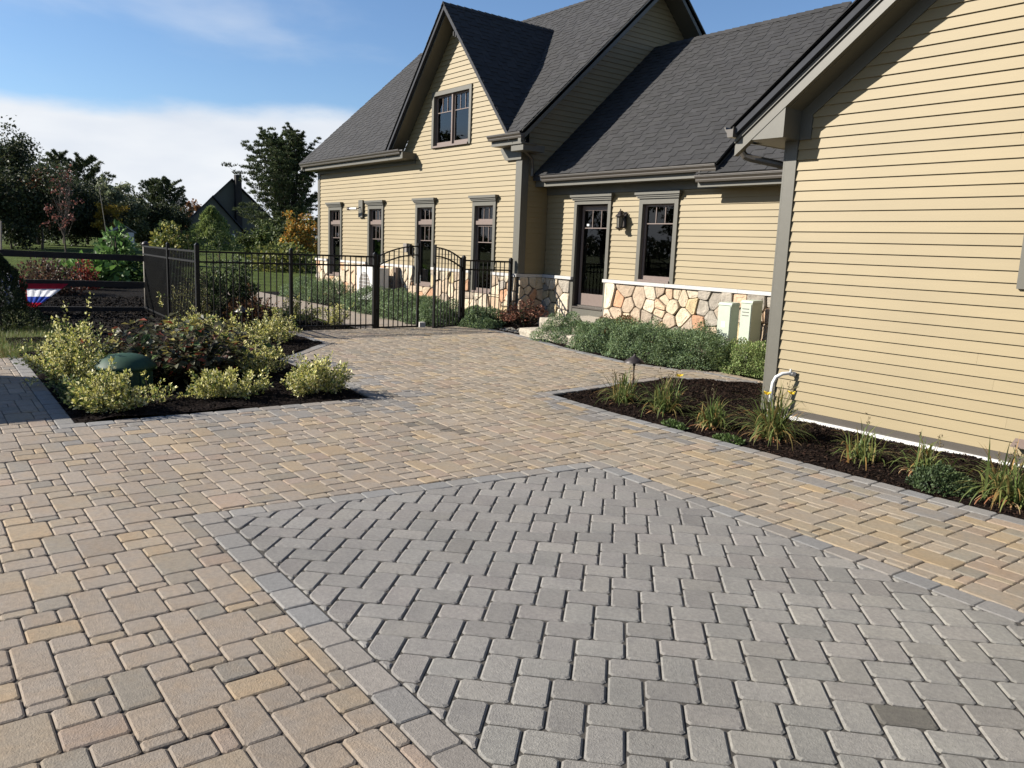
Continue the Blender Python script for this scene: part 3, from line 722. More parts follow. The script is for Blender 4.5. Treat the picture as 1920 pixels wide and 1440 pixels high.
# gable soffit boards
for s in(-1,1):
    mb=MB(); P=[(GX,EY+.12,GZ-.205),(GX+s*2.7,EY+.12,GZ-.205-2.7*gm),(GX+s*2.7,FY-.002,GZ-.205-2.7*gm),(GX,FY-.002,GZ-.205)]; mb.prism(P,(0,0,.02)); mb.build('soffit',M_TRIM,H)
lay_e=[(.0,.03,.04,.12),(.031,.24,.0,.1)]
rake(H,'Y',XE,EY,EZ-.01,RY,RZ-.01,lay_e); rake(H,'Y',XE,2*RY-EY,EZ-.01,RY,RZ-.01,lay_e)
rake(H,'Y',XW+.10,EY,EZ-.01,RY,RZ-.01,[(.0,.24,.0,.1)])
mb=MB(); mb.prism([(XE-.1,EY+.1,EZ-.16),(XR+.004,EY+.1,EZ-.16),(XR+.004,RY,RZ-.22),(XE-.1,RY,RZ-.22)],(0,0,-.02)); mb.prism([(XE-.1,RY,RZ-.22),(XR+.004,RY,RZ-.22),(XR+.004,2*RY-EY,EZ-.22),(XE-.1,2*RY-EY,EZ-.22)],(0,0,-.02)); mb.build('soffit',M_TRIM,H)
# eaves: fascia, soffit, frieze, gutters
for a,b in((XW,-19.05),(-15.05,XE)):
    mb=MB(); mb.box(a,b,EY+.07,EY+.095,4.03,4.21); mb.build('fascia',M_TRIM,H)
    mb=MB(); mb.box(a,b,EY+.095,FY-.002,4.03,4.05); mb.build('soffit',M_TRIM,H)
    gutter(H,'X',a-.03,b+.02,EY+.068,4.255)
mb=MB(); mb.box(XL,-18.95,FY-.03,FY+.01,3.93,4.03); mb.build('frieze',M_TRIM,H)
mb=MB(); mb.prism([(-15.12,FY-.06,3.99),(-15.02,FY-.06,3.86),(-14.93,FY-.06,3.76),(XR+.03,FY-.06,3.76),(XR+.03,FY-.06,4.03),(-15.12,FY-.06,4.03)][::-1],(0,.055,0)); mb.build('frieze',M_TRIM,H)
mb=MB(); mb.box(XR+.03,XE-.04,EY+.1,FY+.25,3.90,4.03); mb.build('eave_return',M_TRIM,H)
mb=MB(); mb.box(-19.05,-18.93,EY+.02,FY,4.03,4.19); mb.build('eave_return',M_TRIM,H)
downspout(H,[(-14.18,10.75,4.1),(-14.18,10.9,3.98),(-14.24,11.25,3.78),(-14.3,11.32,3.6),(-14.3,11.32,3.42)])
# insulators at the gable peak
mb=MB()
for k in range(3): mb.tube([(GX+.10+.09*k,FY-.02,6.72-.04*k),(GX+.10+.09*k,FY-.22,6.76-.04*k)],.012,6); mb.tube([(GX+.10+.09*k,FY-.19,6.72-.04*k),(GX+.10+.09*k,FY-.19,6.82-.04*k)],.035,8)
mb.tube([(GX+.02,FY-.05,6.80),(GX+.38,FY-.05,6.66)],.014,6); mb.build('wire_bracket',M_BLK,H)

# ---------------------------------------------------------------- connecting wing
W=thing('connecting_wing','low tan clapboard wing with a glazed door, joining the two gabled buildings','building',(-10.2,11.85,.1))
WY=11.85; WX0,WX1=XR+.03,-5.95; WE=11.41; WEZ=3.40+.92*.06; wm=.92; WRZ=WEZ+wm*(RY-WE)
wop=[(-13.40,-12.285,.0,2.9),(-11.475,-10.465,1.29,2.9)]
mb=MB(); mb.box(WX0,WX1,WY+.03,WY+.05,3.0,3.3); wwall=mb.build('wall',M_BAND,W)
claps(wwall,'Y',WY,CAPZ+.005,3.04,lambda z:WX0,lambda z:WX1,wop)
sheathing(wwall,'Y',WY+.016,[(WX0,.0),(WX1,.0),(WX1,3.3),(WX0,3.3)],[(-13.40,-12.285,.42,2.9),wop[1]])
mb=MB(); mb.box(WX0,WX1,WY+1.15,WY+1.2,0,3); mb.build('inner_wall',M_INT,W)
window(W,-10.97,1.01,1.285,2.9,WY,[(-11.37,-10.57,1.33,2.79,2,2.42)],curtain=.28)
# door
door_w=thing  # noqa
mb=MB(); xa,xb=-13.405,-12.275
mb.box(xa,xa+.085,WY-.04,WY+.02,.42,2.9); mb.box(xb-.085,xb,WY-.04,WY+.02,.42,2.9); mb.box(xa+.085,xb-.085,WY-.041,WY+.02,2.82,2.9); mb.box(xa+.085,xb-.085,WY-.03,WY+.02,.42,.615)
door=mb.build('door',M_TRIM,W)
mb=MB()
for o,h0,h1 in((.03,0,.035),(.05,.035,.07),(.075,.07,.13)): mb.box(xa-o,xb+o,WY-.04-o,WY,2.9+h0,2.9+h1-.0015)
mb.build('crown',M_TRIM,door)
mb=MB(); mb.box(xa+.085,xb-.085,WY-.055,WY+.17,.615,.645); mb.box(xa+.085,xb-.085,WY+.06,WY+.17,.645,.675); mb.build('threshold',M_GUT,door)
mb=MB(); mb.box(xa+.06,xa+.085,WY+.02,WY+.2,.645,2.82); mb.box(xb-.085,xb-.06,WY+.02,WY+.2,.645,2.82); mb.box(xa+.085,xb-.085,WY+.02,WY+.2,2.82,2.845); mb.build('jamb',M_BRZ,door)
a,b=-13.30,-12.38; yf=WY+.12; mb=MB(); s=.055
mb.box(a,a+s,yf,yf+.045,.68,2.80); mb.box(b-s,b,yf,yf+.045,.68,2.80); mb.box(a+s,b-s,yf,yf+.045,.68,.93); mb.box(a+s,b-s,yf,yf+.045,2.70,2.80); mb.build('sash',M_SASH,door)
mb=MB(); mb.box(a+s,b-s,yf+.018,yf+.024,.93,2.70); mb.build('pane',M_GLS,door)
mb=MB(); mb.box(a+s,b-s,yf+.004,yf+.017,2.322,2.34); mb.build('muntin',M_SASH,door)
for k in(1,2):
    x=a+s+(b-a-2*s)*k/3; mb=MB(); mb.box(x-.007,x+.007,yf+.005,yf+.0165,2.34,2.70); mb.build('muntin',M_SASH,door)
mb=MB(); mb.tube([(b-.03,yf-.002,1.62),(b-.03,yf-.05,1.62),(b-.10,yf-.05,1.62)],.009,8); mb.build('handle',M_CYL,door,smooth=True)
mb=MB(); mb.box(a+.14,a+.21,yf+.0165,yf+.0175,2.375,2.42); mb.build('sticker',M_WHT,door)
mb=MB(); mb.add([(xa+.02,WY+.2,.4),(xb-.02,WY+.2,.4),(xb-.02,WY+1.1,.4),(xa+.02,WY+1.1,.4),(xa+.02,WY+.2,2.85),(xb-.02,WY+.2,2.85),(xb-.02,WY+1.1,2.85),(xa+.02,WY+1.1,2.85)],[(0,1,2,3),(7,6,5,4),(1,5,6,2),(3,7,4,0),(2,6,7,3)]); mb.build('room_lining',M_INT,door)
# stone base of the wing
mb=MB(); mb.box(WX0,WX1,WY+.03,WY+.06,0.0,.3); wst=mb.build('stone_base',M_MORT,W)
stonework(wst,'Y',WY-.03,(WX0+.03,-13.41,.12,CAPZ-.06),(),size=.25,seed=12)
stonework(wst,'Y',WY-.03,(-12.27,WX1,.05,CAPZ-.06),(),size=.27,seed=14)
mb=MB(); mb.box(WX0+.045,-13.33,WY-.11,WY,CAPZ-.065,CAPZ); mb.build('stone_cap',M_CAPS,wst)
x=-12.33
for e in(-10.6,-8.9,-7.3,WX1): mb=MB(); mb.box(x+.002,e-.002,WY-.11,WY-.0,CAPZ-.065,CAPZ+random.uniform(-.001,.001)); mb.build('stone_cap',M_CAPS,wst); x=e
# eaves
mb=MB(); mb.box(WX0,WX1,WY-.032,WY+.01,3.045,3.2); mb.build('frieze',M_TRIM,W)
mb=MB(); mb.box(WX0,-9.36,WE+.10,WY-.001,3.2,3.22); mb.box(-9.36,WX1,WE+.10,WY-.033,3.035,3.055); mb.build('soffit',M_TRIM,W)
mb=MB(); mb.box(WX0,-9.36,WE+.07,WE+.10,3.2,3.36); mb.build('fascia',M_TRIM,W)
mb=MB(); mb.box(-9.75,WX1,WE+.07,WE+.10,3.035,3.19); mb.build('fascia',M_TRIM,W)
gutter(W,'X',-14.06,-9.31,WE+.068,3.415); gutter(W,'X',-9.74,WX1+.1,WE+.068,3.235)
mb=MB(); mb.tube([(-9.66,WE+.0,3.31),(-9.66,WE+.0,3.19)],.028,8); mb.build('downspout',M_GUT,W)
rf=MB(); rf.prism([(XR+.02,WE,WEZ),(-9.33,WE,WEZ),(-9.33,RY,WRZ),(XR+.02,RY,WRZ)],(0,0,-.13)); rf.prism([(XR+.02,RY,WRZ),(-9.33,RY,WRZ),(-9.33,2*RY-WE,WEZ),(XR+.02,2*RY-WE,WEZ)],(0,0,-.13))
wroof=rf.build('roof',M_FROOF,W); Lw=math.sqrt(1+wm*wm)
shingles(wroof,None,(XR+.02,WE-.03,WEZ-.03*wm),(1,0,0),(0,1/Lw,wm/Lw),[(0,0),(-9.31-XR,0),(-9.31-XR,(RY-WE+.03)*Lw),(0,(RY-WE+.03)*Lw)],nparts=300,seed=21,pw=(.13,.33))
ridge_caps(wroof,(-13.9,RY,WRZ),(-9.31,RY,WRZ),wm,step=.2)
rake(W,'Y',-9.33,WE,WEZ-.02,RY,WRZ-.02,[(.0,.03,.02,.1),(.031,.19,.0,.08)])
mb=MB(); mb.prism([(-9.42,WY,3.0),(-9.42,RY,WRZ-.1),(-9.42,2*RY-WY,3.0)],(-.04,0,0)); mb.build('gable_wall',M_TRIM,W)
dz=.175
rf=MB(); rf.prism([(-9.74,WE,WEZ-dz),(WX1,WE,WEZ-dz),(WX1,RY,WRZ-dz),(-9.74,RY,WRZ-dz)],(0,0,-.13)); rf.prism([(-9.74,RY,WRZ-dz),(WX1,RY,WRZ-dz),(WX1,2*RY-WE,WEZ-dz),(-9.74,2*RY-WE,WEZ-dz)],(0,0,-.13))
lroof=rf.build('roof',M_FROOF,W)
shingles(lroof,None,(-9.74,WE-.03,WEZ-dz-.03*wm),(1,0,0),(0,1/Lw,wm/Lw),[(0,0),(WX1+9.74,0),(WX1+9.74,2.6),(0,2.6)],nparts=110,seed=22,pw=(.18,.38))

# ---------------------------------------------------------------- near gable building
G=thing('gabled_wing','tan clapboard gable wall with wide olive rake boards at the right, daylilies along its foot','building',(-.9,8.3,0))
GYW=8.3; gx0=-5.765; gx1=3.97; gs=.765; LZ=3.34; LX=-6.24; PX=-.9; PZ=LZ+gs*(PX-LX); ry=7.97
mb=MB(); mb.box(gx0+.0,gx0+.03,GYW+.02,16.5,.05,3.2); mb.box(gx1-.03,gx1,GYW+.02,16.5,.05,3.2); mb.box(gx0+.03,gx1-.03,16.4,16.5,.05,3.2); gw=mb.build('wall',M_SID,G)
nop=[(-3.145,-1.7,1.655,3.0)]
top=lambda z: LX+(z+.42-LZ)/gs
claps(gw,'Y',GYW,.10,PZ-.42,lambda z: max(gx0+.148,top(z)),lambda z: min(gx1-.148,2*PX-top(z)),nop,maxlen=3.6)
sheathing(gw,'Y',GYW+.016,[(gx0,.0),(gx1,.0),(gx1,3.2),(PX,PZ-.36),(gx0,3.2)],nop)
window(G,-2.42,1.46,1.645,3.01,GYW,[(-3.06,-2.44,1.70,2.89,2,2.5),(-2.40,-1.78,1.70,2.89,2,2.5)],mull_boards=[(-2.44,-2.40,1.69,2.9)],curtain=.3)
mb=MB(); mb.box(gx0,gx0+.147,GYW-.024,GYW+.02,.03,3.17); mb.build('corner_board',M_TRIM,G)
mb=MB(); mb.box(gx0-.022,gx0-.001,GYW-.024,GYW+.15,.03,3.17); mb.build('corner_board',M_TRIM,G)
mb=MB(); mb.box(gx0+.148,gx1,GYW-.022,GYW+.02,.022,.099); mb.build('base_board',M_GUT,G)
mb=MB(); mb.box(gx0+.12,gx1,GYW-.045,GYW+.02,-.06,.021); mb.build('drip_strip',M_WHT,G)
mb=MB(); mb.box(gx0+.02,gx1,GYW+.021,16.4,-.1,.05); mb.build('footing',M_CAPS,G)
rf=MB(); rf.prism([(LX,7.90,LZ),(PX,7.90,PZ),(PX,16.8,PZ),(LX,16.8,LZ)][::-1],(0,0,-.12)); rf.prism([(2*PX-LX,7.90,LZ),(2*PX-LX,16.8,LZ),(PX,16.8,PZ),(PX,7.90,PZ)][::-1],(0,0,-.12))
groof=rf.build('roof',M_FROOF,G)
Lr=math.sqrt(1+gs*gs)
shingles(groof,None,(LX-.03,7.87,LZ-.03*gs),(0,1,0),(1/Lr,0,gs/Lr),[(0,0),(6,0),(6,(PX-LX+.03)*Lr),(0,(PX-LX+.03)*Lr)],nparts=0,seed=31)
lay_n=[(.0,.034,.070,.05),(.031,.135,.0,.06),(.136,.182,.024,.05),(.179,.206,.0,.05),(.207,.325,.010,.06)]
rake(G,'X',ry,LX-.005,LZ-.012,PX,PZ-.012,lay_n); rake(G,'X',ry,2*PX-LX,LZ-.012,PX,PZ-.012,lay_n)
for s in(-1,1):
    mb=MB(); x0=PX; x1=PX+s*(PX-gx0+.17)
    za=PZ-.34; zb_=za-gs*abs(x1-x0); mb.prism([(x0,ry+.058,za),(x1,ry+.058,zb_),(x1,GYW-.021,zb_),(x0,GYW-.021,za)],(0,0,.02)); mb.build('soffit',M_TRIM,G)
# frieze board under the rake on the wall
mb=MB(); 
P=[(gx0+.05,GYW-.02,3.17),(gx0+.05,GYW-.02,LZ+gs*(gx0+.05-LX)-.34),(PX,GYW-.02,PZ-.34),(PX,GYW-.02,PZ-.50),(gx0+.30,GYW-.02,LZ+gs*(gx0+.30-LX)-.50),(gx0+.30,GYW-.02,3.17)]
mb.prism(P[::-1],(0,.03,0)); mb.build('frieze',M_TRIM,G)
# boxed eave return
mb=MB(); mb.prism([(-6.085,ry-.004,3.168),(-5.605,ry-.004,3.168),(-5.605,ry-.004,LZ+gs*(-5.605-LX)-.31),(-6.085,ry-.004,LZ+gs*(-6.085-LX)-.215)],(0,GYW-ry-.02,0)); mb.build('eave_return',M_TRIM,G)
mb=MB(); mb.box(-6.21,-6.19,ry+.05,16.6,3.165,3.33); mb.build('fascia',M_TRIM,G)
mb=MB(); mb.box(-6.19,gx0-.023,GYW-.02,16.6,3.17,3.19); mb.build('soffit',M_TRIM,G)
gutter(G,'Y',7.86,13.2,-6.212,3.325)
downspout(G,[(-6.26,8.12,3.21),(-6.26,8.12,3.07),(-6.235,8.15,3.02),(-6.18,8.2,2.995),(-5.93,8.42,2.93),(-5.87,8.47,2.90),(-5.845,8.48,2.82),(-5.845,8.48,.1)],.044)
mb=MB(); mb.prism([(-2.98,GYW-.12,.19),(-2.82,GYW-.12,.19),(-2.82,GYW-.02,.19),(-2.98,GYW-.02,.19)],(0,0,.012)); mb.prism([(-2.98,GYW-.12,.20),(-2.98,GYW-.02,.20),(-2.98,GYW-.02,.26)],(.16,0,0)); mb.build('vent_hood',M_SASH,G)
# ---------------------------------------------------------------- iron fence and gates
def fence_mesh(kind):
    mb=MB()
    if kind=='picket': mb.box(-.008,.008,-.008,.008,0,1)
    return mb
PK=MB(); PK.box(-.0085,.0085,-.0085,.0085,-.5,.5); PKM=PK.mesh('picket',M_BLK)
def picket(parent,x,y,z0,z1):
    o=bpy.data.objects.new('picket',PKM); link(o,parent,(x,y,(z0+z1)/2)); o.scale=(1,1,z1-z0); return o
def bar(parent,name,pts,r=.0125,h=.016):
    """rectangular bar along points"""
    mb=MB()
    for a,b in zip(pts,pts[1:]):
        a=Vector(a);b=Vector(b); d=Vector((b.x-a.x,b.y-a.y,0)).normalized(); n=Vector((-d.y,d.x,0))*r; u=Vector((0,0,h))
        mb.hexa([a-n-u,b-n-u,b+n-u,a+n-u,a-n+u,b-n+u,b+n+u,a+n+u])
    return mb.build(name,M_BLK,parent)
def post(parent,x,y,z0,z1,w_=.032):
    mb=MB(); mb.box(x-w_,x+w_,y-w_,y+w_,z0,z1-.03); mb.hexa([(x-w_-.005,y-w_-.005,z1-.03),(x+w_+.005,y-w_-.005,z1-.03),(x+w_+.005,y+w_+.005,z1-.03),(x-w_-.005,y+w_+.005,z1-.03),(x-.008,y-.008,z1+.012),(x+.008,y-.008,z1+.012),(x+.008,y+.008,z1+.012),(x-.008,y+.008,z1+.012)])
    return mb.build('post',M_BLK,parent)
def fence_panel(parent,p0,p1,g=.13,top=1.56,mid=1.385,bot=.21,sp=.114):
    p0=Vector(p0); p1=Vector(p1); l=(p1-p0).length; d=(p1-p0)/l; n=int(l/sp); off=(l-(n)*sp)/2
    for z in(top,mid,bot): bar(parent,'rail',[(p0.x,p0.y,z),(p1.x,p1.y,z)])
    for k in range(n+1):
        s=off+k*sp
        if .05<s<l-.05: q=p0+d*s; picket(parent,q.x,q.y,g,top)
XF=-14.5
F1=thing('iron_fence','long black iron picket fence turning a corner left of the gate','fence',(XF,4.18,.1),group='black iron picket fencing')
for y,h in((4.18,1.70),(5.87,1.665),(7.60,1.64)): post(F1,XF,y,.05,h,.034 if y>7 or y<4.5 else .028)
fence_panel(F1,(XF,4.21),(XF,5.84)); fence_panel(F1,(XF,5.90),(XF,7.565))
post(F1,-16.62,4.25,.05,1.68,.028); fence_panel(F1,(XF-.03,4.18),(-16.59,4.25)); fence_panel(F1,(-16.65,4.25),(-19.36,4.42))
F2=thing('iron_fence','short black iron picket fence panel between the gate and the house corner','fence',(XF,9.70,.1),group='black iron picket fencing')
for y,h in((9.72,1.64),(10.98,1.62)): post(F2,XF,y,.05,h,.034)
fence_panel(F2,(XF,9.755),(XF,10.945),top=1.54,mid=1.35)
def gate(name,label,hx,hy,fx,fy,ztop_h,ztop_f,bot):
    t=thing(name,label,'gate',(hx,hy,.15),group='black iron arched gate leaves')
    H_=Vector((hx,hy)); Fv=Vector((fx,fy)); d=(Fv-H_); l=d.length; d/=l; n=Vector((-d.y,d.x))
    f=lambda s,o=0: ztop_h-o+(ztop_f-ztop_h)*(1-(1-s/l)**2)
    def stile(s,z1,w_=.022):
        p=H_+d*s; mb=MB(); a=[(p+d*i*w_+n*j*w_) for i,j in((-1,-1),(1,-1),(1,1),(-1,1))]; mb.hexa([(q.x,q.y,bot-.03) for q in a]+[(q.x,q.y,z1) for q in a]); mb.build('stile',M_BLK,t)
    stile(.022,ztop_h+.04); stile(l-.022,ztop_f+.06)
    pts=[l*k/12 for k in range(13)]
    for off in(0,.175): bar(t,'arched_rail',[(H_.x+d.x*s,H_.y+d.y*s,f(s)-off) for s in pts],.013,.013)
    bar(t,'rail',[(hx,hy,bot),(fx,fy,bot)])
    k=int((l-.1)/.112)
    for i in range(1,k+1): s=.044+(l-.088)*i/(k+1); q=H_+d*s; picket(t,q.x,q.y,bot,f(s))
    mb=MB(); p=H_+d*(-.02); mb.tube([(p.x,p.y,.45),(p.x,p.y,.53)],.02,8); mb.tube([(p.x,p.y,1.32),(p.x,p.y,1.40)],.02,8); mb.build('hinge',M_BLK,t)
    p=H_+d*(l-.01); mb=MB(); mb.tube([(p.x+.03,p.y,bot-.12),(p.x+.03,p.y,bot+.35)],.007,6); mb.build('drop_rod',M_BLK,t)
    return t,p
g1,p=gate('gate_leaf','closed left leaf of the arched black iron gate, square to the fence',XF,7.66,XF,8.62,1.56,1.80,.155)
mb=MB(); mb.tube([(p.x+.03,p.y-.02,1.28),(p.x+.03,p.y-.02,1.52)],.03,8); mb.build('latch',M_BLK,g1); mb=MB(); mb.tube([(p.x+.03,p.y+.02,1.05),(p.x+.03,p.y+.02,1.22)],.012,8); mb.build('latch_rod',M_CYL,g1)
g2,p=gate('gate_leaf','right leaf of the arched black iron gate, swung slightly open toward the patio',XF,9.66,-14.16,8.77,1.56,1.79,.155)

# ---------------------------------------------------------------- timber rail fence
RF=thing('rail_fence','dark timber three rail fence with wire mesh running left from the iron fence','fence',(-19.45,4.46,.05))
mb=MB(); mb.tube([(-19.45,4.5,0),(-19.45,4.5,1.55)],.06,10); mb.build('post',M_POST,RF,smooth=True)
mb=MB(); mb.lathe([(.02,0),(.075,.015),(.08,.06),(.05,.10),(.01,.115)],(-19.45,4.5,1.55),12); mb.build('post_cap',M_BRZ,RF,smooth=True)
for z,h in((1.285,.065),(.70,.065),(.155,.05)):
    mb=MB(); mb.box(-19.43,-19.38,-1.5,4.46,z-h,z+h) if 0 else mb.hexa([(-19.43,-1.5,z-h+.10),(-19.38,-1.5,z-h+.10),(-19.38,4.46,z-h),(-19.43,4.46,z-h),(-19.43,-1.5,z+h+.10),(-19.38,-1.5,z+h+.10),(-19.38,4.46,z+h),(-19.43,4.46,z+h)]); mb.build('rail',M_RAIL,RF)
mb=MB(); mb.tube([(-19.45,1.2,0),(-19.45,1.2,1.5)],.055,8); mb.build('post',M_RAIL,RF)
mb=MB()
for k in range(60): y=-1.2+k*.095; mb.add([(-19.45,y-.0008,.1),(-19.45,y+.0008,.1),(-19.45,y+.0008,1.22),(-19.45,y-.0008,1.22)],[(0,1,2,3)])
for k in range(11): z=.15+k*.1; mb.add([(-19.45,-1.2,z-.0008),(-19.45,4.4,z-.0008),(-19.45,4.4,z+.0008),(-19.45,-1.2,z+.0008)],[(0,1,2,3)])
tag(mb.build('wire_mesh',M_BLK,RF),kind='stuff')

# ---------------------------------------------------------------- objects about the house
# wall lantern
t=thing('wall_lantern','blackened carriage lantern on the siding between the glazed door and the window','lantern',(-11.86,11.83,2.45)); c=(-11.87,11.70,0)
mb=MB(); mb.box(-11.91,-11.81,11.815,11.835,2.34,2.64); mb.build('back_plate',M_BRZ,t)
mb=MB(); mb.tube([(c[0],11.82,2.60),(c[0],11.76,2.66),(c[0],11.70,2.665)],.010,6); mb.tube([(c[0],11.82,2.36),(c[0],11.75,2.29),(c[0],11.70,2.31)],.010,6); mb.build('arm',M_BRZ,t)
mb=MB(); mb.lathe([(.095,.0),(.10,.012),(.075,.045),(.055,.06),(.055,.085),(.03,.11),(.012,.125),(.012,.16)],(c[0],c[1],2.545),8); mb.build('roof',M_BRZ,t)
mb=MB(); mb.lathe([(.012,-.055),(.03,-.03),(.07,-.01),(.085,.0),(.085,.02)],(c[0],c[1],2.325),8); mb.build('base',M_BRZ,t)
mb=MB(); mb.lathe([(.052,0),(.062,.20)],(c[0],c[1],2.345),6); mb.build('glass',M_AMB,t)
mb=MB()
for k in range(6): a=math.pi/3*k; mb.tube([(c[0]+.058*math.cos(a),c[1]+.058*math.sin(a),2.345),(c[0]+.068*math.cos(a),c[1]+.068*math.sin(a),2.545)],.006,5)
mb.build('cage',M_BRZ,t)
# utility cabinets
def cabinet(x0,x1,y0,y1,z0,z1,label,split,louv):
    t=thing('utility_cabinet',label,'utility box',((x0+x1)/2,(y0+y1)/2,z0),group='pale green utility cabinets')
    mb=MB(); mb.box(x0,x1,y0,y1,z0,z1-.03); mb.build('body',M_GRNBOX,t)
    mb=MB(); mb.hexa([(x0-.012,y0-.014,z1-.03),(x1+.012,y0-.014,z1-.03),(x1+.012,y1,z1-.03),(x0-.012,y1,z1-.03),(x0,y0+.02,z1+.012),(x1,y0+.02,z1+.012),(x1,y1,z1+.02),(x0,y1,z1+.02)]); mb.build('lid',M_GRNBOX,t)
    mb=MB(); mb.box(x0+.01,x1-.01,y0-.012,y0-.001,(z0+.45 if split else z0+.05),z1-.05); mb.build('door',M_GRNBOX,t)
    if split: mb=MB(); mb.box(x0-.006,x1+.006,y0-.02,y0-.001,z0+.40,z0+.425); mb.build('band',M_RUB,t); mb=MB(); mb.box((x0+x1)/2-.04,(x0+x1)/2+.04,y0-.014,y0-.0125,z0+.62,z0+.72); mb.build('label_plate',M_WHT,t); mb=MB(); mb.box(x1-.03,x1+.02,y0-.03,y0-.001,z0+.39,z0+.44); mb.build('latch',M_RUB,t)
    if louv:
        for k in range(3): mb=MB(); mb.box(x0+.04,x1-.05,y0-.020,y0-.0125,z1-.13-.055*k,z1-.12-.055*k); mb.build('louvre',M_RUB,t)
    return t
cabinet(-8.93,-8.66,11.30,11.52,.02,1.05,'pale green utility cabinet with a dark band across it and a round white label',True,False)
cabinet(-8.45,-8.23,11.28,11.56,.02,1.12,'taller pale green utility cabinet with three slots, beside the near corner post',False,True)
t=thing('cable_conduit','thin pale conduit running up the wall beside the utility cabinets','conduit',(-7.7,11.8,.1))
mb=MB(); mb.tube([(-8.0,11.75,.05),(-8.0,11.75,.55),(-7.82,11.77,.80),(-7.75,11.77,1.05)],.009,6); mb.build('pipe',M_RUB,t)
# heat pump
t=thing('heat_pump','white outdoor heat pump unit with a round fan grille against the stone wall','heat pump',(-20.2,10.55,.2))
x0,x1,y0,y1,z0,z1=-20.86,-19.62,10.38,10.70,.28,1.14
mb=MB(); mb.box(x0,x1,y0,y1,z0,z1); mb.build('casing',M_WHT,t); mb=MB(); mb.box(x0-.01,x1+.01,y0-.01,y1+.01,z1+.001,z1+.03); mb.build('top',M_WHT,t)
mb=MB(); cx,cz=x0+.45,(z0+z1)/2-.02; mb.v=[];mb.f=[]; n=28
mb.add([(cx+.34*math.cos(2*math.pi*k/n),y0-.004,cz+.34*math.sin(2*math.pi*k/n)) for k in range(n)],[tuple(range(n))]); mb.build('fan_opening',M_RUB,t)
mb=MB()
for k in range(7): zz=-.29+.097*k; hw=math.sqrt(max(0,.34**2-zz*zz)); mb.box(cx-hw,cx+hw,y0-.014,y0-.006,cz+zz-.006,cz+zz+.006)
mb.box(cx-.006,cx+.006,y0-.016,y0-.006,cz-.34,cz+.34); mb.build('fan_grille',M_WHT,t)
mb=MB(); mb.box(x0+.1,x0+.18,y0,y1,.10,z0); mb.box(x1-.18,x1-.1,y0,y1,.10,z0); mb.build('stand',M_WHT,t)
mb=MB(); mb.box(-19.6,-19.5,10.85,11.02,.15,1.2); mb.build('line_cover',M_SASH,t)
# security camera on a board
t=thing('security_camera','bullet security camera on an olive block between the first two tall windows','camera',(-21.95,11.05,2.8))
mb=MB(); mb.box(-22.12,-21.86,11.03,11.075,2.56,3.06); mb.build('mount_board',M_TRIM,t)
mb=MB(); mb.tube([(-21.98,11.03,2.86),(-21.98,10.93,2.80),(-22.02,10.88,2.80)],.014,6); mb.build('arm',M_BRZ,t)
mb=MB(); mb.tube([(-21.88,10.86,2.80),(-22.20,10.80,2.80)],.035,10); mb.build('housing',M_WHT,t); mb=MB(); mb.tube([(-22.20,10.80,2.80),(-22.30,10.78,2.80)],.045,10); mb.build('hood',M_BRZ,t)
# meter and outlet
t=thing('outlet_box','small grey outdoor outlet box with a hanging black cable','outlet box',(-19.2,11.05,1.7))
mb=MB(); mb.box(-19.34,-19.16,10.98,11.07,1.62,1.86); mb.build('box',M_RUB,t); mb=MB(); mb.box(-19.10,-19.02,11.0,11.07,1.55,1.84); mb.tube([(-19.06,11.03,1.6),(-19.05,11.03,1.2)],.008,5); mb.build('cable',M_BLK,t)
# PVC elbow
t=thing('drain_pipe','white plastic drain pipe bent out of the wall beside the near corner post','pipe',(-5.5,8.1,0))
mb=MB(); mb.tube([(-5.38,8.28,.515),(-5.40,8.22,.525),(-5.45,8.16,.515),(-5.50,8.11,.47),(-5.52,8.09,.40),(-5.525,8.085,.30),(-5.53,8.08,-.04)],.0215,10); mb.build('pipe',M_WHT,t,smooth=True)
mb=MB(); mb.tube([(-5.375,8.285,.51),(-5.395,8.235,.522)],.03,10); mb.tube([(-5.39,8.225,.54),(-5.39,8.225,.575)],.012,6); mb.build('coupling',M_WHT,t)
# path lights
def path_light(x,y,z,h,label,r=.145):
    t=thing('path_light',label,'path light',(x,y,z),group='cone topped path lights')
    mb=MB(); mb.tube([(x,y,z-.03),(x,y,z+h-.1)],.011,8); mb.build('stem',M_BRZ,t)
    mb=MB(); mb.lathe([(r,-.004),(r,0),(r*.55,.045),(.02,.085),(.014,.10),(.006,.112)],(x,y,z+h-.11),20); mb.build('hat',M_BRZ,t,smooth=True)
    mb=MB(); mb.lathe([(.018,-.05),(.022,0)],(x,y,z+h-.112),8); mb.build('lamp_holder',M_BRZ,t)
path_light(-7.46,7.78,-.02,.53,'dark bronze cone path light among the daylilies at the tip of the right hand bed')
path_light(-13.55,4.62,.11,.60,'small dark cone path light in the shrub bed in front of the iron fence',.125)
# green well cover
t=thing('well_cover','round green plastic riser lid standing among the yellow shrubs','lid',(-9.82,2.02,0)); c=(-9.82,2.02,.0)
mb=MB(); mb.lathe([(.265,-.05),(.265,.33)],c,28)
for k in range(16): a=2*math.pi*k/16; mb.box(c[0]+.27*math.cos(a)-.01,c[0]+.27*math.cos(a)+.01,c[1]+.27*math.sin(a)-.01,c[1]+.27*math.sin(a)+.01,.0,.28)
mb.build('riser',M_DOME,t); mb=MB(); mb.lathe([(.318,.32),(.318,.35),(.305,.365),(.26,.42),(.17,.462),(.09,.48),(.01,.486)],c,32); mb.build('lid',M_DOME,t,smooth=True)
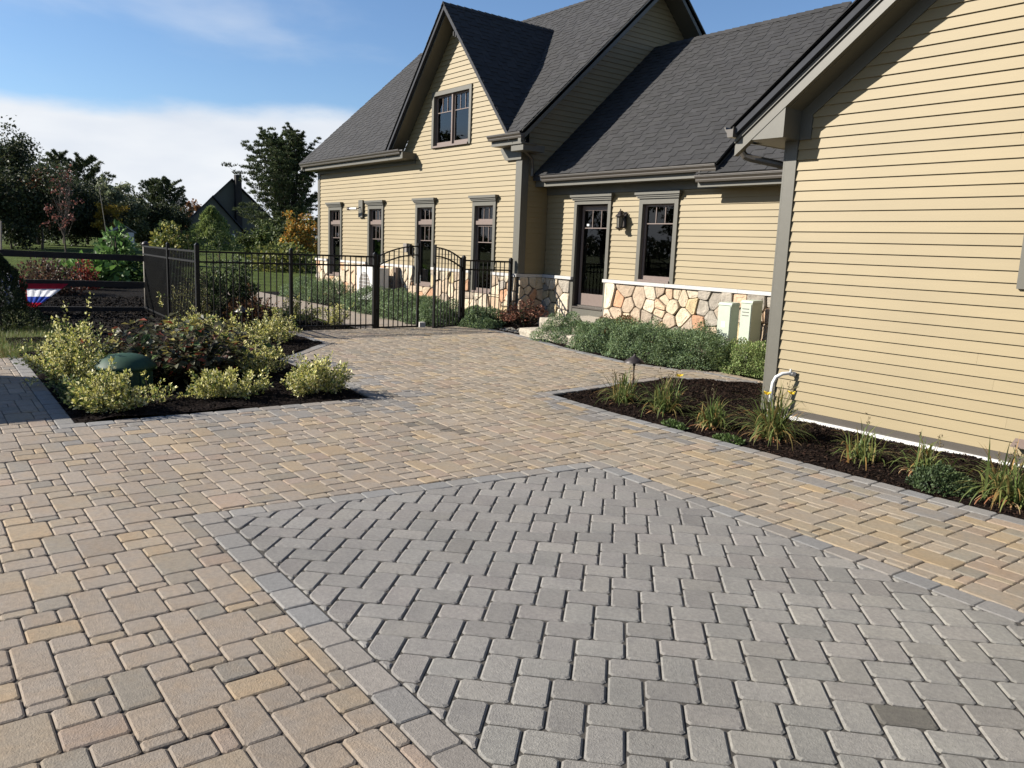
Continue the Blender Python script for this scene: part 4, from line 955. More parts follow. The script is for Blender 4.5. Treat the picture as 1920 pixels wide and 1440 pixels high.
# entrance steps
def rough_slab(name,label,x0,x1,y0,y1,z0,z1,seed):
    rnd=random.Random(seed); V=[];nx,ny=14,5
    me=MB()
    def jit(a,s=.012): return a+rnd.uniform(-s,s)
    top=[[(x0+(x1-x0)*i/nx+(rnd.uniform(-.01,.01) if 0<i<nx else 0),y0+(y1-y0)*j/ny+(jit(0,.014) if j==0 else 0),z1+rnd.uniform(-.004,.004)-(.02 if j in(0,) or i in(0,nx) else 0)) for i in range(nx+1)] for j in range(ny+1)]
    v=[p for r in top for p in r]; f=[(j*(nx+1)+i,j*(nx+1)+i+1,(j+1)*(nx+1)+i+1,(j+1)*(nx+1)+i) for j in range(ny) for i in range(nx)]
    per=[(i,0) for i in range(nx+1)]+[(nx,j) for j in range(1,ny+1)]+[(i,ny) for i in range(nx-1,-1,-1)]+[(0,j) for j in range(ny-1,0,-1)]
    ids=[j*(nx+1)+i for i,j in per]; cxm,cym=(x0+x1)/2,(y0+y1)/2; prev=ids
    for lv in(.66,.33,0):
        b=len(v)
        for k in ids: x,y,z=v[k]; v.append((x+(x-cxm)/abs(x-cxm+1e-6)*rnd.uniform(-.005,.02),y+(y-cym)/abs(y-cym+1e-6)*rnd.uniform(-.005,.02),z0+(z1-.02-z0)*lv))
        cur=list(range(b,b+len(ids))); n=len(ids)
        f+=[(prev[i],cur[i],cur[(i+1)%n],prev[(i+1)%n]) for i in range(n)]; prev=cur
    me.add(v,f); o=me.build(name,M_GSTEP,None,loc=(cxm,cym,z0)); tag(o,label,'step'); return o
rough_slab('stone_step','lower rough granite step, partly covered by the green herb mounds',-12.55,-10.9,9.8,10.55,.10,.305,1)
rough_slab('stone_step','upper rough granite step just below the glazed door',-12.86,-11.4,10.52,11.80,.12,.475,2)
# pebbles beside the step
V=[]
n=260; px_=RNG.uniform(-13.7,-12.6,n); py_=RNG.uniform(10.0,10.6,n); F=[];cc=[]
base=np.array([(1,0,0),(0,1,0),(-1,0,0),(0,-1,0),(0,0,.7)]); ft=[(0,1,4),(1,2,4),(2,3,4),(3,0,4)]
for i in range(n):
    s=RNG.uniform(.012,.03); b=len(V); R=RNG.uniform(0,6.28); c_,s_=math.cos(R),math.sin(R)
    for p in base: V.append((px_[i]+s*(p[0]*c_-p[1]*s_),py_[i]+s*(p[0]*s_+p[1]*c_),zg(px_[i])+.0+s*p[2])); cc.append(np.array((.6,.55,.46))*RNG.uniform(.9,2.0))
    F+=[(a+b,c+b,d+b) for a,c,d in ft]
tag(npmesh('pebbles',M_CHIP,V,F,np.array(cc)),kind='stuff')
# paving stone chock at the gate
mb=MB(); mb.box(-14.62,-14.50,8.66,8.80,.13,.235); tag(mb.build('gate_stop',M_CAPS,None,loc=(-14.56,8.73,.13)),'small pale granite block on the ground between the two gate leaves','stone block')
# bunting on the timber rail
def bunting(y0,y1,zt,zb,label,shift=0):
    t=thing('bunting',label,'bunting',(-19.34,y0,zt),group='striped fan bunting on the timber fence'); x=-19.34
    rows=[(0,.17,M_FLR),(.17,.42,M_FLW),(.42,.62,M_FLB),(.62,.80,M_FLR),(.80,1.0,M_FLW)] 
    nm=['red_stripe','white_stripe','blue_stripe','red_stripe','white_stripe']
    for (a,b,m),nn in zip(rows,nm):
        mb=MB(); n=14; V=[]
        for i in range(n+1):
            u=i/n
            for tt in(a,b):
                # a quarter fan: full width at the top, nothing at the bottom
                yr=y0+(y1-y0)*max(.03,(1-tt*1.02)); y=y0+(yr-y0)*u; V.append((x+.022*math.sin(i*1.9)*(0.3+tt),y,zt+(zb-zt)*tt-.02*u*0))
        mb.add(V,[(2*i,2*i+1,2*i+3,2*i+2) for i in range(n)]); mb.build(nn,m,t,smooth=True)
    mb=MB(); mb.tube([(x+.02,y0,zt+.02),(x+.02,y0,zb-.02)],.013,6); mb.build('red_hem',M_FLR,t)
bunting(2.14,2.92,.72,.08,'red, white and blue striped fan bunting hanging in full from the dark timber rail')
t=thing('bunting','bunched red, white and blue bunting beside the dark evergreen','bunting',(-19.3,1.8,.7),group='striped fan bunting on the timber fence')
for k,(y,m,nn) in enumerate(((1.74,M_FLB,'blue_fold'),(1.82,M_FLW,'white_fold'),(1.90,M_FLB,'blue_fold'),(1.98,M_FLW,'white_fold'),(2.04,M_FLR,'red_fold'))):
    mb=MB(); mb.tube([(-19.3,y,.98-.03*k),(-19.28,y+.02,.62),(-19.28,y+.09,.28)],[.025,.04,.015],6); mb.build(nn,m,t,smooth=True)
for (x,y,z0,z1,dx,lab) in((-24,2.1,.0,2.0,.10,'pale wooden stake leaning at the far left edge of the garden'),(-31.5,6.2,.0,3.4,-.35,'tall thin pole leaning over the leafy climbing plant')):
    mb=MB(); mb.tube([(x,y,z0),(x,y+dx*1.0,z1)],.028 if x>-30 else .014,6); tag(mb.build('garden_stake',M_STK,None,loc=(x,y,z0)),lab,'stake')
# light cast-iron path behind the gate
wk=MB(); wk.add([(-14.42,7.35,.118),(-14.42,8.95,.118),(-26.5,9.55,.10),(-26.5,8.0,.10)],[(0,1,2,3)]); wo=wk.build('walkway',M_TAN); tag(wo,kind='structure')
me=wo.data; a=me.color_attributes.new('Col','FLOAT_COLOR','CORNER'); a.data.foreach_set('color',[1.0]*16)
# garden soil beyond the fence
gb=MB(); gb.add([(-30.0,-3,.093),(-14.45,-3,.093),(-14.45,7.34,.093),(-30.0,7.8,.093)],[(0,1,2,3)]); gb.add([(-26.5,9.6,.094),(-14.42,8.98,.094),(-14.42,11.2,.094),(-26.5,11.2,.094)],[(0,1,2,3)])
tag(gb.build('garden_soil',M_SOIL),kind='structure')
# shed outside the frame whose shadow falls across the side walk
S=thing('garden_shed','grey board shed standing left of the side walk, its shadow crossing the paving','shed',(-12.05,-3.0,0))
mb=MB(); mb.box(-13.05,-11.05,-4.6,-1.73,0,2.34); mb.build('wall',M_SHED,S); mb=MB(); mb.box(-13.10,-11.0,-4.7,-1.68,2.34,2.42); mb.build('roof',M_FROOF,S)
mb=MB(); mb.box(-12.5,-11.7,-1.735,-1.70,.05,2.0); mb.build('door',M_TRIM,S)

def scatter(name,x0,x1,y0,y1,z,n,cols,seed,smin=.02,smax=.07):
    r=np.random.default_rng(seed); P3=np.c_[r.uniform(x0,x1,n),r.uniform(y0,y1,n),r.uniform(0,.02,n)]; P3[:,2]+=z if name!='fallen_leaves' else 0.004+np.array([zg(q) for q in P3[:,0]]); D=r.normal(size=(n,3)); D[:,2]*=.5; D/=np.linalg.norm(D,axis=1)[:,None]; S=np.cross(D,r.normal(size=(n,3))+np.array([0,0,2])); S/=np.linalg.norm(S,axis=1)[:,None]
    L=r.uniform(smin,smax,n)[:,None]; W=L*.45; V=np.stack([P3-D*L/2-S*W/2,P3+D*L/2-S*W/2,P3+D*L/2+S*W/2,P3-D*L/2+S*W/2],1).reshape(-1,3)
    c=np.array(cols)[r.integers(0,len(cols),n)]*r.uniform(.6,1.4,n)[:,None]; tag(npmesh(name,M_CHIP,V,np.arange(n*4).reshape(-1,4),np.repeat(c,4,0)),kind='stuff')
scatter('garden_bark_chips',-24,-14.5,-1.2,7.3,.095,26000,[(.028,.022,.02),(.05,.04,.035),(.016,.013,.012),(.09,.07,.055)],77)

# ---------------------------------------------------------------- vegetation
def leaf_quads(P,D,Nn,L,W,fold=.25):
    """kite leaves: base P, axis D, approx normal Nn"""
    S=np.cross(D,Nn); S/=np.linalg.norm(S,axis=1)[:,None]+1e-9; U=np.cross(S,D)
    L=L[:,None]; W=W[:,None]
    a=P; b=P+D*L*.45-S*W*.5+U*W*fold; c=P+D*L; d=P+D*L*.45+S*W*.5+U*W*fold
    return np.stack([a,b,c,d],1).reshape(-1,3)
def tris(n):  # two triangles per kite, folded down the midrib
    i=np.arange(n)[:,None]*4; return np.concatenate([i+np.array([[0,1,2]]),i+np.array([[0,2,3]])])
def unit(v): return v/(np.linalg.norm(v,axis=-1,keepdims=True)+1e-9)
def foliage(name,parent,m,P,D,L,W,cols,seed=0,cvar=.22,up=.6,weights=None,clump=None):
    n=len(P); r=np.random.default_rng(seed); Nn=unit(r.normal(size=(n,3))+np.array([0,0,up*2]))
    V=leaf_quads(P,D,Nn,L,W); idx=r.choice(len(cols),n,p=weights); c=np.array(cols)[idx]*r.uniform(1-cvar,1+cvar,(n,1))
    if clump is not None: c=c*clump[:,None]
    return npmesh(name,m,V,tris(n),np.repeat(c,4,0),parent,tuple(wl(parent)) if parent is not None else (0,0,0))
def twigs(name,parent,m,lines,r0,r1,n=5):
    mb=MB()
    for pts in lines: k=len(pts); mb.tube(pts,[r0+(r1-r0)*i/(k-1) for i in range(k)],n,False)
    return mb.build(name,m,parent)
def bezier(p,d,l,up,k,r,wob=.05):
    pts=[np.array(p,float)]; d=np.array(d,float); d/=np.linalg.norm(d)
    for i in range(k): pts.append(pts[-1]+d*l/k); d=d+np.array([0,0,up])/k+r.normal(size=3)*wob; d/=np.linalg.norm(d)
    return pts
# spray shrub (gold variegated)
GOLD=[(.54,.50,.14),(.68,.63,.27),(.36,.37,.09),(.11,.16,.04),(.76,.72,.42),(.055,.09,.025)]
def spray_shrub(label,c,rx,ry,h,nst,lps,seed,cols=GOLD,ls=.036,cat='shrub',group='gold leaved shrubs in the left bed',name='gold_shrub',wts=None,lean=(0,0)):
    r=np.random.default_rng(seed); t=thing(name,label,cat,c,group); lines=[];P=[];D=[];Ls=[];B=[]
    for s in range(nst):
        a=r.uniform(0,2*math.pi); q=math.sqrt(r.uniform(0,1)); d=np.array([math.cos(a)*rx*q+lean[0],math.sin(a)*ry*q+lean[1],h*(1.05-.55*q*q)*r.uniform(.65,1.12)]); l=np.linalg.norm(d)
        base=np.array(c)+np.array([math.cos(a)*rx*q*.25,math.sin(a)*ry*q*.25,0]); pts=bezier(base,d,l*(1.4 if r.uniform()<.07 else 1),r.uniform(-.2,.35),5,r,.09); lines.append(pts)
        for k in range(lps):
            tt=1-r.uniform(0,1)**1.3*.78; x=tt*5; i=min(4,int(x)); p=pts[i]+(pts[i+1]-pts[i])*(x-i); ax=pts[i+1]-pts[i]; ax/=np.linalg.norm(ax)
            o=unit(r.normal(size=3)); dd=unit(o+ax*.8+np.array([0,0,.15])); side=o*r.uniform(0,.05)*(1.2-tt*.5); P.append(p+side); D.append(dd); Ls.append(ls*r.uniform(.5,1.4)); B.append(.55+.5*tt)
    P=np.array(P);D=np.array(D);Ls=np.array(Ls)
    foliage('foliage',t,M_LEAF,P,D,Ls,Ls*.62,cols,seed,.25,weights=wts)
    twigs('stems',t,M_BARK,[l for l in lines[:60]],.005,.0018,4)
    return t
w0=[.24,.24,.18,.14,.12,.08]
spray_shrub('tallest gold shrub at the left end of the bed, behind the side walk',(-10.35,1.62,.0),.46,.42,.74,120,56,1,wts=w0)
spray_shrub('dark green low shrub in shadow along the edge of the side walk',(-9.35,1.42,.0),.55,.14,.26,46,40,11,cols=[(.05,.08,.03),(.09,.13,.05),(.20,.22,.08)],group=None,name='low_shrub')
spray_shrub('gold shrub at the front left corner of the bed beside the green lid',(-8.72,1.62,.0),.26,.30,.44,80,54,2,wts=w0)
spray_shrub('thin yellow sprig reaching across in front of the green lid',(-8.95,2.10,.0),.16,.20,.34,10,30,3,wts=w0)
spray_shrub('low gold shrub in the middle of the front edge of the bed',(-8.95,2.90,.0),.26,.44,.36,78,54,4,wts=w0)
spray_shrub('rounded gold shrub standing alone at the right tip of the bed',(-8.78,3.88,.0),.28,.37,.46,78,54,5,wts=w0)
spray_shrub('loose gold shrub behind the low middle one, in front of the bare mulch',(-10.3,3.72,.0),.30,.32,.52,58,50,6,wts=w0)
spray_shrub('upright gold shrub to the right of the broad leaved plant',(-11.45,3.70,.0),.28,.30,.66,52,50,7,wts=w0)
spray_shrub('small loose gold shrub near the second tip of the bed in front of the fence',(-13.0,4.95,.1),.38,.40,.52,60,46,8,wts=w0)
spray_shrub('wispy gold shrub at the foot of the fence below the path light',(-13.8,3.9,.1),.36,.42,.50,60,46,9,wts=w0)
spray_shrub('yellow shrub seen through the fence pickets in the garden',(-17.4,4.9,.1),.55,.6,.75,100,46,10,wts=w0,ls=.045)
spray_shrub('yellowing shrub behind the fence beside the gate path',(-16.0,6.6,.1),.35,.45,.55,55,40,12,wts=w0,ls=.04)
spray_shrub('small gold shrub hugging the gate post behind the pickets',(-15.3,7.1,.1),.25,.30,.5,40,40,13,wts=w0,ls=.035)
# rusty shrubs behind the pickets
spray_shrub('rusty brown shrub behind the pickets left of the gate path',(-15.9,5.6,.1),.42,.42,.55,80,46,14,cols=[(.12,.05,.03),(.18,.08,.04),(.07,.06,.03),(.22,.12,.05)],group=None,name='rusty_shrub',ls=.045)
spray_shrub('dark green climbing shrub seen through the fence left of the corner of the house',(-16.8,5.5,.1),.5,.5,1.35,110,60,15,cols=[(.03,.05,.02),(.05,.08,.03),(.08,.10,.04)],group=None,name='climbing_shrub',ls=.055)
spray_shrub('tall seeding stalks behind the fence corner post',(-16.2,4.7,.1),.5,.5,1.25,34,26,16,cols=[(.10,.13,.05),(.06,.07,.03),(.14,.12,.06)],group=None,name='seeding_plant',ls=.045)
# green catmint style mounds
def mound(label,c,rx,ry,h,n,seed,cols,group='grey green herb mounds',name='herb_mound',ls=.026,lump=.16,yel=0):
    r=np.random.default_rng(seed); t=thing(name,label,'herb' if name=='herb_mound' else 'shrub',c,group); 
    d=r.normal(size=(n,3)); d[:,2]=np.abs(d[:,2])*1.0; d=unit(d); h=h*.88
    ph=r.uniform(0,6.28,6); 
    lum=1+lump*(np.sin(3*np.arctan2(d[:,1],d[:,0])+ph[0])*.6+np.sin(7*d[:,0]+ph[1])*.5+np.sin(9*d[:,1]+ph[2])*.5+np.sin(8*d[:,2]+5*d[:,0]+ph[3])*.5)
    # small tufts
    cen=unit(np.c_[r.normal(size=(170,2)),np.abs(r.normal(size=170))]); dist=(d@cen.T).max(1); tuft=np.clip((dist-.985)/.015,0,1)
    rad=(.70+.30*r.uniform(0,1,n)**.45)*lum*(1+.10*tuft)
    P=np.array(c)+d*np.array([rx,ry,h])*rad[:,None]; P[:,2]=np.maximum(P[:,2],c[2]+.005)
    D=unit(d*.8+r.normal(size=(n,3))*.7+np.array([0,0,.5])); L=ls*r.uniform(.6,1.4,n); cl=.62+.45*tuft+.12*r.normal(size=n)*.3
    foliage('foliage',t,M_LEAF,P,D,L,L*.6,cols,seed,.22,clump=np.clip(cl,.4,1.2))
    lines=[bezier(c,np.array([math.cos(a)*rx,math.sin(a)*ry,h*.7]),max(.1,.6*min(rx,ry)),.2,3,r) for a in r.uniform(0,6.28,14)]
    twigs('stems',t,M_BARK,lines,.006,.003,4); return t
HG=[(.125,.185,.085),(.17,.235,.12),(.09,.14,.06),(.22,.28,.15),(.16,.215,.07)]
HL=[(.20,.27,.08),(.25,.32,.12),(.15,.22,.06),(.28,.30,.12)]
for i,(x,y,rx,ry,h,n,lab,cl) in enumerate((
 (-11.55,10.22,.62,.55,.50,15000,'leftmost herb mound spilling over the stone step',HG),
 (-10.55,10.30,.66,.68,.56,17000,'second herb mound from the step',HG),
 (-9.65,10.30,.72,.78,.62,20000,'broad herb mound below the middle of the wing wall',HG),
 (-9.15,11.05,.60,.50,.60,11000,'darker herb mound against the stone wall left of the utility cabinets',HG),
 (-8.75,10.45,.62,.66,.56,16000,'herb mound in front of the banded utility cabinet',HG),
 (-7.95,10.95,.62,.62,.48,15000,'bright green herb mound nearest the patio corner, below the taller cabinet',HL),
 (-7.15,11.0,.58,.60,.50,13000,'bright green herb mound half hidden by the near corner post',HL))):
    mound(lab,(x,y,zg(x)-.01),rx,ry,h,n,40+i,cl)
for i,(x,y,rx,ry,h,n,lab) in enumerate((
 (-23.6,10.1,1.0,.75,.62,9000,'farthest herb mound under the first tall window'),
 (-21.9,10.0,.95,.70,.66,9000,'herb mound under the security camera'),
 (-19.0,9.95,.90,.75,.62,10000,'herb mound right of the white heat pump'),
 (-17.6,9.9,.85,.75,.60,10000,'herb mound under the third tall window, behind the gate gap'),
 (-16.3,9.75,.80,.80,.58,11000,'herb mound under the fourth tall window'),
 (-15.2,9.6,.62,.72,.52,11000,'herb mound pushing through the open gate leaf'),
 (-14.75,10.35,.62,.55,.42,11000,'shaded herb mound spilling through the short fence panel'),
 (-14.15,9.95,.50,.38,.26,7000,'low herb mound in front of the short fence panel'))):
    mound(lab,(x,y,.10),rx,ry,h,n,60+i,HG,ls=.034)
# brown spirea behind mounds
mound('rusty brown shrub between the step and the stone wall',(-11.1,11.15,.15),.55,.42,.50,6500,80,[(.22,.09,.035),(.30,.14,.06),(.15,.07,.03),(.12,.12,.04)],None,'rusty_shrub',.03)
# spent hydrangeas
def hydrangea(label,c,rx,ry,h,n,ls,cols,seed,heads=0,hcol=((.30,.14,.09),)):
    r=np.random.default_rng(seed); t=thing('hydrangea',label,'hydrangea',c); lines=[];P=[];D=[];Nn=[]
    for s in range(n//9):
        a=r.uniform(0,6.28); q=math.sqrt(r.uniform(0,1)); d=np.array([math.cos(a)*rx*q,math.sin(a)*ry*q,h*(1.0-.45*q*q)]); pts=bezier(np.array(c)+np.array([math.cos(a)*rx*q*.3,math.sin(a)*ry*q*.3,0]),d,np.linalg.norm(d)*r.uniform(.6,1.05),.1,4,r,.05); lines.append(pts)
        for k in range(9):
            tt=1-r.uniform(0,.65); x=tt*4; i=min(3,int(x)); p=pts[i]+(pts[i+1]-pts[i])*(x-i); a2=r.uniform(0,6.28); dd=np.array([math.cos(a2),math.sin(a2),r.uniform(-.75,.25)]); P.append(p+dd*.02); D.append(dd/np.linalg.norm(dd))
    P=np.array(P);D=np.array(D);m=len(P);L=ls*r.uniform(.6,1.2,m)
    foliage('foliage',t,M_LEAF,P,D,L,L*.62,cols,seed,.25,up=1.2)
    twigs('stems',t,M_BARK,lines[:80],.006,.003,4)
    for k in range(heads):
        a=r.uniform(0,6.28); q=math.sqrt(r.uniform(0,1)); cc=np.array(c)+np.array([math.cos(a)*rx*q,math.sin(a)*ry*q,h*(1.02-.45*q*q)*r.uniform(.55,1.0)]); mm=90
        dd=unit(r.normal(size=(mm,3))); PP=cc+dd*np.array([.075,.075,.06])*r.uniform(.75,1,(mm,1)); foliage('flower_head',t,M_LEAF,PP,unit(dd+r.normal(size=(mm,3))*.6),np.full(mm,.028),np.full(mm,.024),hcol,seed+k,.35)
    return t
hydrangea('broad leaved maroon and green plant in the middle of the left bed',(-10.35,2.72,.0),.68,.80,.92,2100,.125,[(.060,.068,.034),(.10,.10,.062),(.085,.055,.040),(.075,.115,.035),(.060,.062,.032),(.105,.105,.06),(.08,.075,.045),(.22,.06,.035),(.24,.20,.05),(.045,.048,.028)],90)
hydrangea('spent hydrangea with brown pink flower heads in the shaded recess',(-13.75,10.85,.12),.52,.45,.62,650,.085,[(.035,.055,.022),(.10,.045,.025),(.16,.06,.035),(.05,.04,.02)],91,heads=26,hcol=[(.30,.13,.08),(.38,.20,.13),(.22,.08,.05)])
# daylilies
def blades(P0,az,L,W,lean,droop,n=6):
    """arching strap leaves -> verts, faces (vectorised per blade)"""
    m=len(L); V=[];F=[]
    d=np.stack([np.cos(az)*np.sin(lean),np.sin(az)*np.sin(lean),np.cos(lean)],1); side=np.stack([-np.sin(az),np.cos(az),np.zeros(m)],1); p=P0.copy(); rows=[]
    for k in range(n+1):
        w=W*(1-(k/n)**2.2)*.5+.0004; fold=np.array([0,0,.3])*w[:,None]; rows+= [p-side*w[:,None]+fold,p+side*w[:,None]+fold]
        p=p+d*(L/n)[:,None]; d=unit(d-np.array([0,0,1.0])*(droop*(k+1)/n)[:,None])
    A=np.stack(rows,1); b=np.arange(m)[:,None]*(2*(n+1)); f=[b+np.array([[2*k,2*k+1,2*k+3,2*k+2]]) for k in range(n)]
    return A.reshape(-1,3),np.concatenate(f)
def daylily(label,c,r_,h,nb,seed,stalks=4,flowers=0,dry=.25):
    nb=int(nb*1.75); h=h*.96
    r=np.random.default_rng(seed); t=thing('daylily',label,'daylily',c,'daylilies along the foot of the near gable')
    az=r.uniform(0,6.28,nb); lean=r.uniform(.08,1.0,nb); L=r.uniform(.55,1.15,nb)*h*1.25; W=r.uniform(.011,.021,nb); P0=np.array(c)+np.c_[r.normal(size=(nb,2))*.06,np.zeros(nb)]
    dr=r.uniform(0,1,nb)<dry; lean[dr]=r.uniform(.9,1.4,dr.sum()); L[dr]*=.55
    V,F=blades(P0,az,L,W,lean,r.uniform(.3,1.1,nb)); gc=np.array([(.09,.125,.035),(.13,.165,.05),(.16,.17,.05),(.22,.17,.06),(.30,.18,.06)])[r.choice(5,nb,p=[.32,.28,.2,.12,.08])]; dc=np.array([(.34,.20,.09),(.26,.11,.05),(.42,.30,.16)])[r.choice(3,nb)]
    c0=np.where(dr[:,None],dc,gc)*r.uniform(.75,1.25,(nb,1)); npmesh('foliage',M_LEAF,V,F,np.repeat(c0,14,0),t,tuple(c))
    for k in range(stalks):
        a=r.uniform(0,6.28); d=np.array([math.cos(a)*.3,math.sin(a)*.3,1]); pts=bezier(c,d,h*r.uniform(1.0,1.45),.1,5,r,.04); mb=MB(); mb.tube(pts,[.0035,.0032,.003,.0026,.0022,.0018],5,False); tip=pts[-1]
        for q in range(5):
            e=np.array(tip)-np.array([0,0,.03*q*.6])+r.normal(size=3)*.012; f=e+unit(r.normal(size=3)*.6+np.array([0,0,.8]))*.028; mb.tube([e,(e+f)/2,f],[.002,.0055,.002],5)
        mb.build('seed_stalk',M_RUB if 0 else M_STKD,t)
    for k in range(flowers):
        a=r.uniform(0,6.28); tip=np.array(c)+np.array([math.cos(a)*r_*.6,math.sin(a)*r_*.6,h*r.uniform(.95,1.2)]); mb=MB(); mb.tube([c,(np.array(c)+tip)/2+np.array([0,0,.05]),tip],.003,5,False); mb.build('flower_stalk',M_STKD,t)
        m=6; aa=np.arange(m)*math.pi/3; D=np.c_[np.cos(aa)*.8,np.sin(aa)*.8,np.full(m,.6)]; foliage('flower',t,M_LEAF,np.repeat(tip[None],m,0),unit(D),np.full(m,.058),np.full(m,.030),[(.80,.55,.03),(.85,.62,.06)],seed+k,.1)
M_STKD=mat('dry_stalk',(.10,.075,.035),.8)
dl=[((-6.92,7.05),.21,.38,95,6,0,'leftmost daylily at the tip of the bed, left of the path light'),((-6.27,7.10),.24,.42,120,8,1,'daylily with a bright yellow bloom right of the path light'),((-5.50,7.02),.23,.33,95,2,0,'small arching daylily third from the tip of the bed'),
 ((-4.80,7.10),.30,.50,190,6,2,'largest daylily with two yellow blooms in front of the near corner post'),((-3.80,7.10),.24,.34,70,1,0,'sparse arching daylily below the middle of the gable wall'),((-3.28,7.22),.22,.33,80,3,0,'daylily with an orange bud just behind the green weed'),
 ((-2.50,6.95),.30,.40,150,7,0,'daylily with tall branched seed stalks nearest the right edge')]
for i,((x,y),r_,h,nb,st,fl,lab) in enumerate(dl): daylily(lab,(x,y,-.01),r_,h,nb,100+i,st,fl,.26)
mound('low ferny green weed between the last daylilies and the paving',(-2.98,6.86,-.03),.24,.16,.20,2600,120,[(.06,.09,.035),(.085,.12,.05),(.045,.07,.03)],None,'leafy_weed',.024)
mound('tiny green weed at the border stones under the first daylilies',(-5.75,6.68,-.03),.16,.06,.06,500,121,[(.07,.11,.03),(.10,.15,.045)],None,'leafy_weed',.03)
mound('flat green weed on the border stones below the largest daylily',(-5.0,6.66,-.03),.17,.06,.06,500,122,[(.07,.11,.03),(.10,.15,.045)],None,'leafy_weed',.03)
# ------------------- grass at the left edge
def grass(name,x0,x1,y0,y1,n,h,cols,seed,zf):
    r=np.random.default_rng(seed); P=np.c_[r.uniform(x0,x1,n),r.uniform(y0,y1,n),np.zeros(n)]; P[:,2]=zf; L=r.uniform(.5,1.3,n)*h
    ok=P[:,0]+14.2<(2.3-P[:,1])*1.6 if seed==132 else np.ones(n,bool); P=P[ok]; L=L[ok]; n=len(P)
    V,F=blades(P,r.uniform(0,6.28,n),L,r.uniform(.004,.009,n),r.uniform(.05,.6,n),r.uniform(.1,.6,n),3); c=np.array(cols)[r.integers(0,len(cols),n)]*r.uniform(.7,1.3,(n,1))
    tag(npmesh(name,M_LEAF,V,F,np.repeat(c,8,0)),kind='stuff')
grass('lawn_grass',-14.4,-12.37,-1.2,1.3,26000,.085,[(.10,.15,.035),(.14,.17,.05),(.22,.17,.07),(.30,.20,.08)],130,.06)
grass('lawn_grass',-16.5,-12.45,1.15,2.3,12000,.11,[(.12,.18,.04),(.16,.21,.06),(.25,.22,.09)],132,.07)
grass('verge_grass',-19.3,-14.5,-1.5,2.1,16000,.13,[(.08,.12,.03),(.13,.16,.05),(.20,.18,.08)],131,.09)
# ------------------- dark arborvitae at the left edge
def conifer_bush(label,c,r0,h,n,seed,cols,name='evergreen_shrub',cat='shrub',ls=.05):
    r=np.random.default_rng(seed); t=thing(name,label,cat,c); z=r.uniform(0,1,n)**1.1; a=r.uniform(0,6.28,n); lum=1+.26*np.sin(3*a+11*z+seed)+.2*np.sin(7*a-17*z); rad=r0*(1-z)**.75*(.72+.28*r.uniform(0,1,n)**.5)*lum+.02
    P=np.array(c)+np.c_[np.cos(a)*rad,np.sin(a)*rad,z*h]; D=unit(np.c_[np.cos(a)*.6,np.sin(a)*.6,r.uniform(-.1,1.0,n)]+r.normal(size=(n,3))*.35); L=ls*r.uniform(.6,1.4,n)
    foliage('foliage',t,M_LEAF,P,D,L,L*.35,cols,seed,.3); mb=MB(); mb.tube([c,(c[0],c[1],c[2]+h*.8)],[.03,.01],6); mb.build('trunk',M_BARK,t); return t
conifer_bush('dark evergreen shrub at the left edge in front of the bunting',(-16.1,1.38,.08),.58,1.30,16000,140,[(.022,.034,.018),(.035,.05,.024),(.05,.07,.03)])
conifer_bush('small neat conical tree on the lawn in front of the grey house',(-112,34.3,.05),3.2,5.6,8000,141,[(.15,.20,.06),(.20,.26,.08),(.25,.29,.10)],'conical_tree','tree',.36)
# ------------------- garden plants
def broad(label,c,rx,ry,h,n,ls,cols,seed,name='garden_plant',cat='plant'):
    r=np.random.default_rng(seed); t=thing(name,label,cat,c); d=unit(np.c_[r.normal(size=(n,2)),np.abs(r.normal(size=n))]); P=np.array(c)+d*np.array([rx,ry,h])*r.uniform(.35,1,(n,1)); P[:,2]=np.maximum(P[:,2],c[2])
    D=unit(d+r.normal(size=(n,3))*.6); L=ls*r.uniform(.6,1.3,n); foliage('foliage',t,M_LEAF,P,D,L,L*.7,cols,seed,.3); mb=MB()
    for k in range(5): mb.tube([(c[0],c[1],c[2]),(c[0]+r.normal()*rx*.3,c[1]+r.normal()*ry*.3,c[2]+h*.8)],.02,5)
    mb.build('stems',M_BARK,t); return t
broad('broad leaved bright green vegetable plants low behind the timber fence',(-29.5,5.1,.08),1.3,1.2,.95,900,.26,[(.12,.22,.05),(.20,.32,.09),(.06,.11,.03)],150)
broad('tall leafy green climbing plant on a pole in the garden',(-31.0,6.25,.08),.9,.75,2.05,900,.24,[(.10,.19,.05),(.18,.28,.09),(.05,.10,.03)],151)
broad('darker leafy plants at the foot of the climbing plant',(-30.2,7.3,.08),1.4,1.0,.85,900,.20,[(.07,.13,.04),(.12,.19,.06),(.035,.06,.02)],152)
broad('rusty brown bush behind the timber fence',(-25.6,3.35,.08),1.15,1.0,1.0,2600,.09,[(.09,.05,.035),(.15,.08,.05),(.06,.045,.03)],153,'rusty_bush','bush')
broad('small scarlet bush at the right end of the rusty bush',(-27.5,4.6,.08),.42,.4,1.0,700,.09,[(.30,.06,.04),(.20,.05,.03)],154,'scarlet_bush','bush')
broad('yellow green drooping shrub beyond the corner of the iron fence',(-50,12.9,.05),1.35,1.2,2.6,1500,.26,[(.22,.22,.05),(.12,.15,.04),(.32,.28,.07),(.07,.09,.03)],155,'yellow_shrub','shrub')
broad('yellow flowering bush beyond the fence left of the house corner',(-44,17.3,.05),2.6,2.0,1.6,2600,.22,[(.20,.20,.05),(.12,.14,.04),(.08,.10,.03)],156,'yellow_bush','bush')
